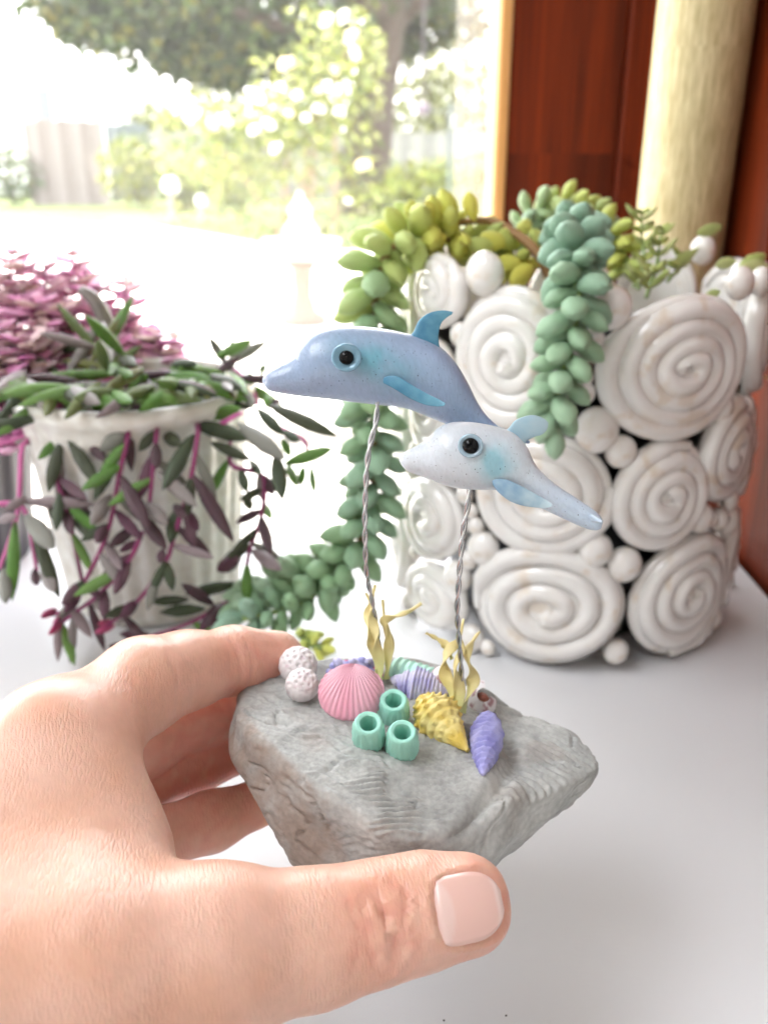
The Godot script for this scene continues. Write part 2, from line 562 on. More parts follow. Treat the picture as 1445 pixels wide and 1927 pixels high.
	var tz := absf(tp.z)
	var here := func(px: float, py: float, back: float) -> Vector3:
		var r := ray(px, py)
		return EYE + r * ((tz + back) / absf(r.z)) - tree.position
	var tr := Mb.new()
	tr.tube(smooth(PackedVector3Array([here.call(688, 410, 0), here.call(690, 300, 0), here.call(702, 180, 0), here.call(722, 80, 0), here.call(735, -60, 0.2)]), 6), [0.55, 0.36, 0.33, 0.36, 0.3], 14)
	var limbs := [[[700, 120, 0], [640, 80, -0.4], [560, 60, -1.2], [430, 20, -2.0]], [[715, 110, 0], [760, 30, 0.3], [830, -20, 0.2]], [[728, 40, 0], [640, -20, -1], [500, -60, -2.0], [300, -40, -3.0]]]
	place("trunk", tr.mesh(), bark, tree)
	for l in limbs:
		var lb := Mb.new()
		var pp := PackedVector3Array()
		for q in l: pp.append(here.call(q[0], q[1], q[2]))
		lb.tube(smooth(pp, 5), [0.26, 0.08], 9)
		place("limb", lb.mesh(), bark, tree)
	var clumps := [[130, -20, -2.5, 90], [200, 20, -2.5, 80], [290, 50, -2, 90], [380, 80, -1.5, 90], [300, -30, -2, 120], [460, 70, -1, 100], [520, 20, -1, 120], [430, -40, -1, 130], [580, 110, -0.5, 75], [610, 40, 0.5, 110], [690, 0, 1.5, 120], [790, 20, 1.5, 90], [850, 40, 1.5, 70], [560, -80, -1, 160], [720, -100, 0, 170], [860, -60, 1, 130], [250, -120, -2, 150], [400, 120, -0.8, 50], [440, 130, -0.8, 45], [330, 100, -1.5, 50], [640, 90, 2.0, 80], [150, 40, -2.6, 45], [760, 70, 2.0, 60], [500, 100, 1.2, 70]]
	var cl := []
	for q in clumps:
		cl.append([here.call(q[0], q[1], q[2]), q[3] / F * tz * 1.0])
	leaf_cloud(15000, func():
		var q = cl[rng.randi() % cl.size()]
		return in_ball(q[0], Vector3(q[1], q[1] * 0.72, q[1])), 0.2, leafm, tree, "crown", func(p): return lin(0.028, 0.045, 0.012).srgb_to_linear() * rnd(0.6, 1.8) + (Color(0.10, 0.07, 0, 0) if rng.randf() < 0.16 else Color(0, 0, 0, 0)))

	# rose bush with pale flowers
	var rp := on_level(560, 452, G)
	var rose := base("rose_bush", Vector3(rp.x, G, rp.z), "tall rose bush with pale cream and white flowers", "rose bush")
	var rz := absf(rp.z)
	var near := func(px: float, py: float, back: float) -> Vector3:
		var r := ray(px, py)
		return EYE + r * ((rz + back) / absf(r.z)) - rose.position
	var cane := mat(lin(0.3, 0.2, 0.13), 0.8)
	var flower_at := [[648, 32], [662, 70], [615, 40], [665, 98], [628, 132], [540, 122], [560, 180], [600, 170], [598, 205], [575, 222], [545, 215], [505, 235], [420, 228], [400, 236], [365, 220], [362, 218], [470, 215], [480, 245], [640, 210], [685, 312], [520, 280], [655, 380]]
	for k in 11:
		var q = flower_at[(k * 5 + 1) % flower_at.size()]
		var st := Mb.new()
		var x0 := rnd(500, 640)
		st.tube(smooth(PackedVector3Array([near.call(x0, 450, rnd(-0.2, 0.2)), near.call(lerpf(x0, q[0], 0.4), lerpf(450, q[1], 0.5), rnd(-0.3, 0.3)), near.call(q[0], q[1], 0)]), 5), [0.028, 0.012], 6)
		place("cane", st.mesh(), cane, rose)
	leaf_cloud(4200, func():
		var q = flower_at[rng.randi() % flower_at.size()]
		var p: Vector3 = near.call(q[0] + rnd(-70, 60), q[1] + rnd(-20, 110) * (1.0 if rng.randf() < 0.6 else 1.7), rnd(-0.5, 0.5))
		p.y = maxf(p.y, 0.1)
		return p, 0.10, leafm, rose, "foliage", func(_p): return (lin(0.20, 0.22, 0.05) if rng.randf() < 0.7 else lin(0.07, 0.10, 0.025)).srgb_to_linear() * rnd(0.6, 1.6))
	var petals := [mat(lin(0.85, 0.80, 0.72), 0.7, {"back": Color(0.4, 0.4, 0.4)}), mat(lin(0.85, 0.70, 0.42), 0.7, {"back": Color(0.4, 0.4, 0.4)}), mat(lin(0.86, 0.84, 0.82), 0.7, {"back": Color(0.4, 0.4, 0.4)})]
	var fl := Mb.new()
	for k in 9:
		var a := k * 2.4
		var r := 0.25 + 0.06 * k
		fl.ball(Vector3(cos(a) * r * 0.6, 0.25 - 0.04 * k, sin(a) * r * 0.6), Vector3(0.45, 0.12, 0.38), Basis.from_euler(Vector3(sin(a) * 0.7, a, cos(a) * 0.7)), 8, 5)
	var flm := fl.mesh()
	for k in flower_at.size():
		var q = flower_at[k]
		var s := rnd(0.07, 0.15)
		place("flower", flm, petals[k % 3] if q[1] != 122 else petals[1], rose, Transform3D(Basis.from_euler(Vector3(rnd(0.2, 1.2), rnd(0, 6), 0)).scaled(Vector3.ONE * s), near.call(q[0], q[1], rnd(-0.7, -0.3))))

	# bird bath, globe light, hanging ball
	var stone := mat(lin(0.36, 0.34, 0.32), 0.9)
	var bp := on_level(572, 610, G)
	var bath := base("bird_bath", Vector3(bp.x, G, bp.z), "pale stone bird bath with finial on the paved yard", "bird bath")
	var lathe := func(prof: Array) -> Mesh:
		var rings := []
		for q in prof:
			var ring := PackedVector3Array()
			for j in 20: ring.append(Vector3(cos(TAU * j / 20) * q[0], q[1], sin(TAU * j / 20) * q[0]))
			rings.append(ring)
		var b := Mb.new()
		b.loft(rings)
		return b.mesh()
	place("pedestal", lathe.call([[0.16, 0], [0.17, 0.05], [0.1, 0.09], [0.065, 0.2], [0.075, 0.36], [0.12, 0.43]]), mat(lin(0.13, 0.085, 0.065), 0.9), bath)
	place("bowl", lathe.call([[0.1, 0.431], [0.2, 0.47], [0.26, 0.54], [0.27, 0.56], [0.24, 0.56], [0.12, 0.5]]), stone, bath)
	place("finial", lathe.call([[0.1, 0.5], [0.12, 0.62], [0.06, 0.7], [0.075, 0.76], [0.03, 0.82], [0.01, 0.87]]), stone, bath)
	for q in [[322, 350, 34, "white globe on a post in front of the green shrub", 0.155], [379, 378, 26, "smaller white globe low beside the shrub, right of the other globe", 0.1]]:
		var gpz := on_level(q[0], 415.0, G)
		var gl := base("garden_globe", Vector3(gpz.x, G, gpz.z), q[3], "garden globe", "white globes on posts")
		var r := ray(q[0], q[1])
		var top: Vector3 = EYE + r * (gpz.z / r.z) - gl.position
		var sb := Mb.new()
		sb.ball(top, Vector3.ONE * q[4], Basis(), 14, 10)
		place("globe", sb.mesh(), mat(lin(0.82, 0.82, 0.8), 0.4), gl)
		var pb := Mb.new()
		pb.tube(PackedVector3Array([Vector3.ZERO, top]), [0.045], 8)
		place("post", pb.mesh(), mat(lin(0.3, 0.24, 0.2), 0.8), gl)
	var hb := Mb.new()
	var hr := ray(795, 204)
	hb.ball(Vector3.ZERO, Vector3.ONE * 0.085, Basis(), 12, 8)
	hb.tube(PackedVector3Array([Vector3(0, 0.07, 0), Vector3(0.0, 1.6, 0)]), [0.008], 5)
	tag(place("hanging_ball", hb.mesh(), mat(lin(0.09, 0.07, 0.09), 0.7), null, Transform3D(Basis(), EYE + hr * (12.0 / absf(hr.z)))), "dark ball hanging on a cord right of the tree trunk", "hanging ball")
	# wire fence on the right
	var wf := base("wire_fence", Vector3(0, G, -16.5), "wire fence with thin posts right of the tree", "fence")
	for k in 3:
		slab("post", Vector3(1.1 + k * 0.9, 0, -0.03), Vector3(1.16 + k * 0.9, 1.9, 0.03), grey, wf, 0.01)
	for k in 4:
		slab("wire", Vector3(0.7, 0.5 + k * 0.42, 0.031), Vector3(3.4, 0.515 + k * 0.42, 0.045), grey, wf, 0.0)

# ---------------------------------------------------------------- white pot built of clay coils
const POT := Vector3(0.086, 0, -0.394)
const POT_R := 0.0735
const POT_H := 0.155

func pot_at(theta: float, y: float, out: float) -> Vector3:     # degrees from the viewer's side, height, distance proud of the wall
	var low := 1.0 - y / POT_H
	var r := POT_R + 0.0015 * low + out
	return Vector3(sin(deg_to_rad(theta)) * r - 0.0018 * low, y, cos(deg_to_rad(theta)) * r)

func pot_coil(theta: float, y: float, half_deg: float, half_y: float, turns: float, dir: float, start: float, pot: Node3D, m: Material) -> void:
	var half_x := deg_to_rad(half_deg) * POT_R * 1.08
	half_y *= 1.06
	var r_tube := minf((half_x + half_y) * 0.5 / (turns + 0.5) * 0.64, 0.0046)
	var path := PackedVector3Array()
	var radii := []
	var n := int(turns * 34)
	for k in n + 1:
		var t := float(k) / n
		var a := start + dir * TAU * turns * t
		var s := 1.0 - t * (1.0 - 0.35 / (turns + 0.5))
		var ex := maxf(half_x - r_tube, 0.001) * s
		var ey := maxf(half_y - r_tube, 0.001) * s
		var wob := 1.0 + 0.02 * sin(a * 1.7 + theta)
		path.append(pot_at(theta + rad_to_deg(cos(a) * ex * wob / POT_R), y + sin(a) * ey * wob, 0.0005 + 0.0018 * t + 0.0004 * sin(a * 2.3 + y * 90.0)))
		var fade := clampf(minf(t * n / 3.0, (1.0 - t) * n / 3.0), 0.55, 1.0)
		radii.append(r_tube * fade * (1.0 + 0.05 * sin(a * 0.9 + theta * 0.3)))
	var b := Mb.new()
	b.tube(path, radii, 10)
	var rings := []      # the clay worked flat behind the coil
	for k in 9:
		var s := [0.02, 0.4, 0.75, 0.9, 0.97, 0.97, 0.9, 0.5, 0.02][k] as float
		var o: float = r_tube * [0.35, 0.33, 0.28, 0.2, 0.0, -0.5, -0.7, -0.8, -0.8][k] + (0.0018 * (1.0 - s) if k < 5 else 0.0)
		var ring := PackedVector3Array()
		for j in 36:
			var a := TAU * j / 36
			ring.append(pot_at(theta + rad_to_deg(cos(a) * (half_x - r_tube * 0.6) * s / POT_R), y + sin(a) * (half_y - r_tube * 0.6) * s, o + 0.0005))
		rings.append(ring)
	b.loft(rings)
	place("coil", b.mesh(), m, pot)

func build_coil_pot() -> void:
	var m := mat(Color(1, 1, 1), 0.14, {"map": noise_map(0.012, FastNoiseLite.TYPE_SIMPLEX_SMOOTH, 4, 41, [[0.15, lin(0.70, 0.60, 0.50)], [0.32, lin(0.80, 0.77, 0.74)], [0.7, lin(0.82, 0.80, 0.78)]]), "tri": 9.0, "coat": 0.5, "coat_rough": 0.06, "bump": noise_map(0.02, FastNoiseLite.TYPE_SIMPLEX_SMOOTH, 3, 42), "deep": 0.008})
	var pot := base("coil_pot", POT, "large white glazed pot built of spiral clay coils and small clay balls", "plant pot")
	var coils := [[20, 0.1266, 25.5, 0.0285, 4.2, 1, 2.2], [-31, 0.1288, 19.5, 0.0285, 3.5, -1, 0.6], [-18.5, 0.0770, 21.8, 0.0265, 3.3, -1, 0.2], [19.3, 0.0755, 18.2, 0.0240, 3.2, 1, 1.2], [-13.8, 0.0285, 25.0, 0.0280, 2.9, -1, 3.4], [33.5, 0.0290, 23, 0.0290, 3.4, 1, 4.5], [-59, 0.0540, 17, 0.0205, 2.3, -1, 5.2], [-56, 0.0172, 16.5, 0.0168, 2.4, 1, 0.0], [-61, 0.1500, 13.5, 0.0160, 2.3, -1, 1.0], [47, 0.0880, 17, 0.0235, 2.7, 1, 1.0], [-61, 0.1060, 14, 0.0260, 2.7, 1, 2.0], [-84, 0.030, 12, 0.028, 2.4, 1, 2.0], [-86, 0.085, 12, 0.026, 2.4, -1, 2.0], [66, 0.130, 18, 0.026, 3.0, 1, 0.5], [72, 0.078, 12, 0.024, 2.4, 1, 0.5], [70, 0.028, 14, 0.027, 2.6, 1, 0.5]]
	for k in 6: coils.append([102 + k * 35.0, 0.132 + 0.003 * (k % 2), 17.5, 0.0255, 3.0, 1 - 2 * (k % 2), k * 1.3])
	for c in coils: pot_coil(c[0], c[1], c[2], c[3], c[4], c[5], c[6], pot, m)
	var balls := [[-41.3, 0.1588, 7.8], [-4.0, 0.1491, 7.6], [-4.5, 0.1040, 8.6], [3.2, 0.0956, 6.2], [38, 0.1555, 6.0], [52, 0.1545, 5.4], [-35.8, 0.0492, 7.2], [-1.2, 0.0549, 7.0], [8.3, 0.0483, 7.2], [-44.9, 0.0325, 6.8], [9.0, 0.0085, 5.4], [-38.1, 0.0062, 6.2], [35.3, 0.0629, 6.2], [37.6, 0.1082, 5.6], [55, 0.0640, 5.0], [57, 0.006, 5.4], [-41.5, 0.1040, 5.0], [-73, 0.071, 5.6], [-46, 0.0770, 4.6], [-49, 0.1350, 4.6], [-72, 0.131, 5.6], [86, 0.152, 6.0], [121, 0.158, 6.5], [156, 0.156, 6.2], [190, 0.158, 6.4], [226, 0.157, 6.4], [260, 0.157, 6.2], [57, 0.1035, 4.8], [84, 0.052, 5.5], [83, 0.104, 5.0], [-43, 0.094, 6.8], [-78, 0.122, 6.7], [56, 0.054, 6.7], [-78, 0.138, 6.4], [-73, 0.004, 5.3], [48, 0.058, 5.0], [-52, 0.078, 4.8], [-48, 0.084, 4.5], [-71, 0.08, 4.5], [-9, 0.118, 4.3], [-78, 0.112, 4.2], [-41, 0.042, 4.2], [-8, 0.138, 4.2], [51, 0.004, 3.9], [-39, 0.058, 3.9], [-44, 0.07, 3.8], [-67, 0.076, 3.6], [42, 0.06, 3.6], [-32, 0.004, 3.5], [-43, 0.084, 3.5], [-69, 0.032, 3.5], [61, 0.06, 3.3], [-41, 0.064, 3.3], [-13, 0.108, 3.3], [-37, 0.098, 3.2], [-78, 0.06, 3.1], [-9, 0.124, 3.1], [63, 0.056, 3.1]]
	for q in balls:
		var b := Mb.new()
		var r: float = q[2] / 1000.0
		b.ball(Vector3.ZERO, Vector3(r, r * 1.06, r * 0.8), Basis(), 16, 12)
		place("clay_ball", b.mesh(), m, pot, Transform3D(Basis(Vector3.UP, deg_to_rad(q[0])), pot_at(q[0], maxf(q[1], r), 0.0005)))
	# dark liner pot with soil inside
	var liner := base("liner_pot", POT, "dark plastic liner pot showing through the gaps of the coil pot", "plant pot")
	var rings := []
	for q in [[0.052, 0.003], [0.060, 0.07], [0.0645, 0.126], [0.0625, 0.126], [0.0615, 0.11]]:
		var ring := PackedVector3Array()
		for j in 40: ring.append(Vector3(cos(TAU * j / 40) * q[0], q[1], sin(TAU * j / 40) * q[0]))
		rings.append(ring)
	var lb := Mb.new()
	lb.loft(rings, true, false)
	place("wall", lb.mesh(), mat(lin(0.012, 0.012, 0.018), 0.4), liner)
	var so := Mb.new()
	so.ball(Vector3(0, 0.108, 0), Vector3(0.0615, 0.006, 0.0615), Basis(), 24, 8)
	place("soil", so.mesh(), mat(Color(1, 1, 1), 0.95, {"map": noise_map(0.05, FastNoiseLite.TYPE_SIMPLEX_SMOOTH, 4, 43, [[0.3, lin(0.02, 0.012, 0.008)], [0.7, lin(0.12, 0.07, 0.04)]]), "tri": 18.0}), liner)

# ---------------------------------------------------------------- plump leaved trailing succulents
var pod_meshes := {}

func pod(kind: String) -> Mesh:        # unit leaf from the origin along +y
	if pod_meshes.has(kind): return pod_meshes[kind]
	var prof: Array = {
		"plump": [[0.0, 0.10], [0.08, 0.22], [0.25, 0.37], [0.5, 0.47], [0.68, 0.46], [0.84, 0.33], [0.94, 0.16], [1.0, 0.01]],
		"long": [[0.0, 0.10], [0.12, 0.28], [0.35, 0.46], [0.6, 0.48], [0.8, 0.34], [0.93, 0.16], [1.0, 0.02]],
	}[kind]
	var rings := []
	for q in prof:
		var ring := PackedVector3Array()
		for j in 9:
			var a := TAU * j / 9
			ring.append(Vector3(cos(a) * q[1], q[0], sin(a) * q[1] * 0.8 + sin(q[0] * PI) * (-0.06)))
		rings.append(ring)
	var b := Mb.new()
	b.loft(rings)
	pod_meshes[kind] = b.mesh()
	return pod_meshes[kind]

func palette(cols: Array, n: int, rough: float, back: float, o := {}) -> Array:    # n materials from the first to the last colour
	var out := []
	for k in n:
		var t := float(k) / maxf(1.0, n - 1.0) * (cols.size() - 1)
		var i := mini(int(t), cols.size() - 2)
		var c: Color = cols[i].lerp(cols[i + 1], t - i)
		var oo := {"back": Color(back, back, back * 0.8)}
		oo.merge(o, true)
		out.append(mat(c, rough, oo))
	return out

func tail(plant: Node3D, pts: Array, leaf_len: Array, wide: float, step: float, spread: float, mats: Array, stem_mat: Material, bias := 0.0, end_close := true) -> void:
	var path := smooth(line(pts), 12)
	var stem := Mb.new()
	stem.tube(path, [0.0016, 0.0012], 7)
	var o := place("trailing_stem", stem.mesh(), stem_mat, plant, under(plant, Transform3D()))
	var total := 0.0
	for k in path.size() - 1: total += path[k].distance_to(path[k + 1])
	var s := 0.0
	var ang := rnd(0, TAU)
	var seg := 0
	var run := 0.0
	while s < total:
		while seg < path.size() - 2 and run + path[seg].distance_to(path[seg + 1]) < s:
			run += path[seg].distance_to(path[seg + 1])
			seg += 1
		var t := s / total
		var d := (path[seg + 1] - path[seg]).normalized()
		var p := path[seg] + d * (s - run)
		var u := d.cross(Vector3(0.2, 0.3, 1)).normalized()
		var w := d.cross(u)
		var lean := lerpf(spread, 0.25, maxf(0.0, (t - 0.86) / 0.14)) if end_close else spread
		var l := lerpf(leaf_len[0], leaf_len[1], t) * rnd(0.85, 1.12)
		var dir := ((u * cos(ang) + w * sin(ang)) * sin(lean) + d * cos(lean) + Vector3(rnd(-0.12, 0.12), rnd(-0.12, 0.12) + 0.1, rnd(-0.12, 0.12))).normalized()
		var bas := facing(dir, d)
		var mi := clampi(int((t + bias + rnd(-0.09, 0.09)) * mats.size()), 0, mats.size() - 1)
		place("leaf", pod("plump"), mats[mi], o, Transform3D(bas * Basis.from_scale(Vector3(l * wide, l, l * wide)), p))
		ang += 2.39996
		s += step * rnd(0.85, 1.15)

func build_burro_tails() -> void:
	var bump := noise_map(0.03, FastNoiseLite.TYPE_SIMPLEX_SMOOTH, 4, 51)
	var o := {"bump": bump, "tri": 3.0, "deep": 0.02, "rim": 0.25}
	var yellow := lin(0.82, 0.78, 0.12)
	var lime := lin(0.58, 0.68, 0.19)
	var green := lin(0.28, 0.46, 0.25)
	var sea := lin(0.30, 0.48, 0.35)
	var mint := lin(0.38, 0.56, 0.38)
	var woody := mat(lin(0.30, 0.17, 0.07), 0.7)
	var fresh := mat(lin(0.30, 0.42, 0.16), 0.6)
	# the tail hanging in front of the pot
	var p := base("trailing_succulent", at(1080, 540, 0.31), "plump blue green succulent tail hanging over the front of the coil pot", "succulent", "trailing succulents in the coil pot")
	tail(p, [[1075, 430, 0.335], [1085, 470, 0.312], [1088, 540, 0.303], [1080, 610, 0.304], [1062, 690, 0.307], [1046, 750, 0.310], [1036, 800, 0.312]], [0.0155, 0.0135], 0.66, 0.00185, 1.05, palette([sea, sea, green.lerp(mint, 0.5), mint], 8, 0.5, 0.25, o), fresh)
	# long tail at the pot's left, down to the table
	p = base("trailing_succulent", at(690, 620, 0.37), "long green succulent tail arching over the pot's left rim down to the table", "succulent", "trailing succulents in the coil pot")
	var long_mats := palette([yellow.lerp(lime, 0.4), lime, lime.lerp(green, 0.4), green, green, sea, sea.lerp(green, 0.5), green, green, mint], 14, 0.5, 0.5, o)
	tail(p, [[868, 440, 0.372], [800, 438, 0.362], [742, 462, 0.352], [712, 520, 0.352], [704, 600, 0.356], [700, 700, 0.362], [702, 800, 0.368], [704, 890, 0.374], [690, 980, 0.380], [655, 1050, 0.385], [600, 1085, 0.388], [530, 1100, 0.388], [470, 1125, 0.382]], [0.0185, 0.0165], 0.60, 0.0020, 1.08, long_mats, woody)
	# shorter tail behind it on the table
	p = base("trailing_succulent", at(580, 1150, 0.39), "short green succulent tail lying on the table behind the index finger", "succulent", "trailing succulents in the coil pot")
	tail(p, [[640, 1060, 0.392], [590, 1120, 0.386], [520, 1150, 0.38], [455, 1165, 0.372]], [0.016, 0.015], 0.58, 0.0024, 1.1, palette([green, green, sea], 5, 0.5, 0.25, o), fresh)
	p = base("trailing_succulent", at(590, 1215, 0.36), "small pale yellow green succulent tip on the table behind the white balls", "succulent", "trailing succulents in the coil pot")
	tail(p, [[560, 1190, 0.366], [585, 1212, 0.36], [608, 1218, 0.357]], [0.011, 0.008], 0.5, 0.0017, 0.9, palette([lime, lime.lerp(yellow, 0.5)], 4, 0.5, 0.3, o), fresh)
	# yellow leaved stem arching across the top
	p = base("trailing_succulent", at(930, 450, 0.36), "yellow leaved succulent stem arching bare across the top of the coil pot", "succulent", "trailing succulents in the coil pot")
	var gold := palette([yellow, yellow.lerp(lime, 0.5), lime], 6, 0.45, 0.8, o)
	var arch := smooth(line([[790, 432, 0.372], [860, 420, 0.372], [920, 416, 0.368], [970, 440, 0.362], [1012, 478, 0.356], [1040, 540, 0.36]]), 8)
	var sb := Mb.new()
	sb.tube(arch, [0.0013, 0.0022], 8)
	var arm := place("stem", sb.mesh(), woody, p, under(p, Transform3D()))
	for q in [[782, 420, 770, 375, 34], [808, 418, 802, 378, 36], [850, 425, 850, 388, 32], [893, 415, 880, 360, 34], [905, 440, 950, 465, 40], [880, 455, 928, 475, 44], [945, 430, 965, 470, 40], [960, 470, 945, 520, 40], [980, 470, 985, 530, 40], [930, 490, 985, 505, 40], [990, 440, 985, 415, 34], [840, 445, 795, 462, 40], [870, 440, 880, 460, 26], [760, 430, 745, 385, 34], [1000, 500, 960, 540, 40], [915, 480, 950, 535, 36], [1020, 470, 1000, 430, 34], [850, 460, 890, 500, 40]]:
		var dd := rnd(0.352, 0.368)
		var a := at(q[0], q[1], dd)
		var e := at(q[2], q[3], dd + rnd(-0.006, 0.004))
		var l := a.distance_to(e)
		var wd: float = q[4] / F * dd
		place("leaf", pod("plump"), gold[rng.randi() % 6], arm, Transform3D(facing(e - a) * Basis.from_scale(Vector3(wd, l, wd)), a))
	# woody lower stem too
	sb = Mb.new()
	sb.tube(smooth(line([[800, 440, 0.37], [850, 452, 0.368], [890, 480, 0.366], [905, 520, 0.37]]), 6), [0.0014, 0.002], 7)
	place("stem", sb.mesh(), woody, p, under(p, Transform3D()))
	p = base("trailing_succulent", at(860, 470, 0.37), "low row of yellow green succulent leaves just inside the pot's left front rim", "succulent", "trailing succulents in the coil pot")
	tail(p, [[745, 440, 0.385], [820, 435, 0.38], [890, 452, 0.376], [950, 480, 0.37], [1000, 510, 0.366]], [0.0135, 0.0125], 0.6, 0.0021, 1.1, palette([lime, yellow.lerp(lime, 0.5), lime.lerp(green, 0.3), yellow.lerp(lime, 0.3)], 8, 0.5, 0.7, o), fresh, 0.0, false)
	# clumps at the back
	p = base("trailing_succulent", at(1060, 420, 0.42), "pale green succulent clump rising at the back of the coil pot", "succulent", "trailing succulents in the coil pot")
	var pale := palette([mint, mint.lerp(lime, 0.5), lime.lerp(yellow, 0.3), mint], 6, 0.5, 0.35, o)
	tail(p, [[985, 470, 0.435], [985, 425, 0.43], [1010, 395, 0.428], [1045, 385, 0.426], [1090, 390, 0.424], [1130, 415, 0.42], [1155, 450, 0.418]], [0.0125, 0.0115], 0.62, 0.0021, 1.1, pale, fresh, 0.0, false)
	p = base("trailing_succulent", at(1140, 460, 0.39), "yellow tipped succulent clump behind the hanging blue green tail", "succulent", "trailing succulents in the coil pot")
	tail(p, [[1080, 450, 0.40], [1110, 430, 0.396], [1150, 440, 0.393], [1175, 480, 0.392], [1180, 520, 0.392]], [0.0135, 0.012], 0.6, 0.0020, 1.1, palette([lime.lerp(yellow, 0.5), lime, yellow.lerp(lime, 0.4), lime], 6, 0.5, 0.4, o), fresh, 0.0, false)
	# small leaved sedum at the right
	p = base("leafy_sedum", at(1220, 500, 0.37), "thin pale sedum sprigs with pointed lime leaves right of the clumps", "succulent")
	var sp := palette([lime, lin(0.42, 0.52, 0.16), lin(0.55, 0.60, 0.25)], 4, 0.5, 0.5, o)
	for st in [[[1200, 545, 0.375], [1210, 480, 0.378], [1205, 430, 0.38], [1208, 400, 0.382]], [[1215, 560, 0.365], [1235, 500, 0.368], [1240, 455, 0.368], [1246, 430, 0.368]], [[1190, 540, 0.36], [1215, 520, 0.358], [1240, 510, 0.356]], [[1255, 530, 0.37], [1280, 500, 0.372], [1300, 478, 0.374]]]:
		var path := smooth(line(st), 6)
		var b := Mb.new()
		b.tube(path, [0.0009, 0.0006], 6)
		var stem := place("sprig", b.mesh(), fresh, p, under(p, Transform3D()))
		for k in range(2, path.size(), 3):
			for sd in 2:
				var dir := Vector3(cos(k * 0.52 + sd * PI), 0.55, sin(k * 1.57 + sd * PI)).normalized()
				var l := rnd(0.006, 0.0115) * (0.75 if k > path.size() - 3 else 1.0)
				place("leaf", pod("long"), sp[rng.randi() % 4], stem, Transform3D(facing(dir, Vector3.UP) * Basis.from_scale(Vector3(l * 0.5, l, l * 0.32)), path[k]))
	var tips := [[1385, 520, 1440, 478, 40, 0.352], [1345, 500, 1385, 490, 24, 0.356], [1130, 545, 1160, 545, 20, 0.33], [1385, 515, 1445, 500, 40, 0.35], [1262, 500, 1310, 472, 24, 0.37], [1310, 440, 1360, 425, 24, 0.40], [1325, 560, 1355, 548, 20, 0.333]]
	for q in tips:
		var a := at(q[0], q[1], q[5])
		var e := at(q[2], q[3], q[5])
		var l := a.distance_to(e)
		place("leaf", pod("long"), sp[rng.randi() % 4], p, under(p, Transform3D(facing(e - a) * Basis.from_scale(Vector3(q[4] / F * q[5], l, q[4] / F * q[5] * 0.6)), a)))

# ---------------------------------------------------------------- pots at the left
const WHITE_POT := Vector3(-0.112, 0, -0.392)

func build_left_pots() -> void:
	var pot := base("fluted_pot", WHITE_POT, "off white fluted pot holding the dark purple trailing plant", "plant pot")
	var rings := []
	for q in [[0.035, 0.0], [0.0385, 0.001], [0.040, 0.006], [0.0425, 0.03], [0.0455, 0.06], [0.0485, 0.088], [0.0505, 0.096], [0.0525, 0.0975], [0.0535, 0.101], [0.0525, 0.1045], [0.0505, 0.105], [0.0485, 0.103], [0.047, 0.09], [0.045, 0.07]]:
		var ring := PackedVector3Array()
		for j in 168:
			var a := TAU * j / 168
			var fl: float = 0.0009 * cos(a * 28.0) if q[1] > 0.004 and q[1] < 0.093 else 0.0
			ring.append(Vector3(cos(a) * (q[0] + fl), q[1], sin(a) * (q[0] + fl)))
		rings.append(ring)
	var b := Mb.new()
	b.loft(rings, true, false)
	place("wall", b.mesh(), mat(Color(1, 1, 1), 0.3, {"map": noise_map(0.02, FastNoiseLite.TYPE_SIMPLEX_SMOOTH, 3, 61, [[0.3, lin(0.66, 0.63, 0.56)], [0.7, lin(0.78, 0.77, 0.73)]]), "tri": 8.0, "coat": 0.3}), pot)
	var soilm := mat(Color(1, 1, 1), 0.95, {"map": noise_map(0.05, FastNoiseLite.TYPE_SIMPLEX_SMOOTH, 4, 43, [[0.3, lin(0.02, 0.012, 0.008)], [0.7, lin(0.16, 0.08, 0.04)]]), "tri": 14.0})
	var so := Mb.new()
	so.ball(Vector3(0, 0.086, 0), Vector3(0.0465, 0.006, 0.0465), Basis(), 24, 8)
	place("soil", so.mesh(), soilm, pot)
	# dark pot of the pink plant
	var where := Vector3(-0.232, 0, -0.432)
	var dark := base("dark_pot", where, "dark ribbed plastic pot of rusty bark chips at the far left edge", "plant pot")
	rings = []
	for q in [[0.040, 0.0], [0.0415, 0.004], [0.052, 0.088], [0.0545, 0.089], [0.0545, 0.099], [0.0515, 0.099], [0.049, 0.07]]:
		var ring := PackedVector3Array()
		for j in 96:
			var a := TAU * j / 96
			var fl: float = 0.0009 * cos(a * 24.0) if q[1] > 0.002 and q[1] < 0.0885 else 0.0
			ring.append(Vector3(cos(a) * (q[0] + fl), q[1], sin(a) * (q[0] + fl)))
		rings.append(ring)
	b = Mb.new()
	b.loft(rings, true, false)
	place("wall", b.mesh(), mat(lin(0.035, 0.03, 0.04), 0.5), dark)
	so = Mb.new()
	so.ball(Vector3(0, 0.092, 0), Vector3(0.0505, 0.007, 0.0505), Basis(), 24, 8)
	place("soil", so.mesh(), soilm, dark)
	for k in 40:
		var a := rnd(0, TAU)
		var r := sqrt(rnd(0, 1)) * 0.046
		var ch := Mb.new()
		ch.box(Vector3.ZERO, Vector3(rnd(0.004, 0.009), rnd(0.002, 0.004), rnd(0.003, 0.006)), Basis(), 0.0006)
		place("bark_chip", ch.mesh(), mat(lin(rnd(0.15, 0.32), rnd(0.06, 0.12), rnd(0.02, 0.05)), 0.9), dark, Transform3D(Basis.from_euler(Vector3(rnd(-0.5, 0.5), a * 3.0, rnd(-0.5, 0.5))), Vector3(cos(a) * r, 0.0985, sin(a) * r)))

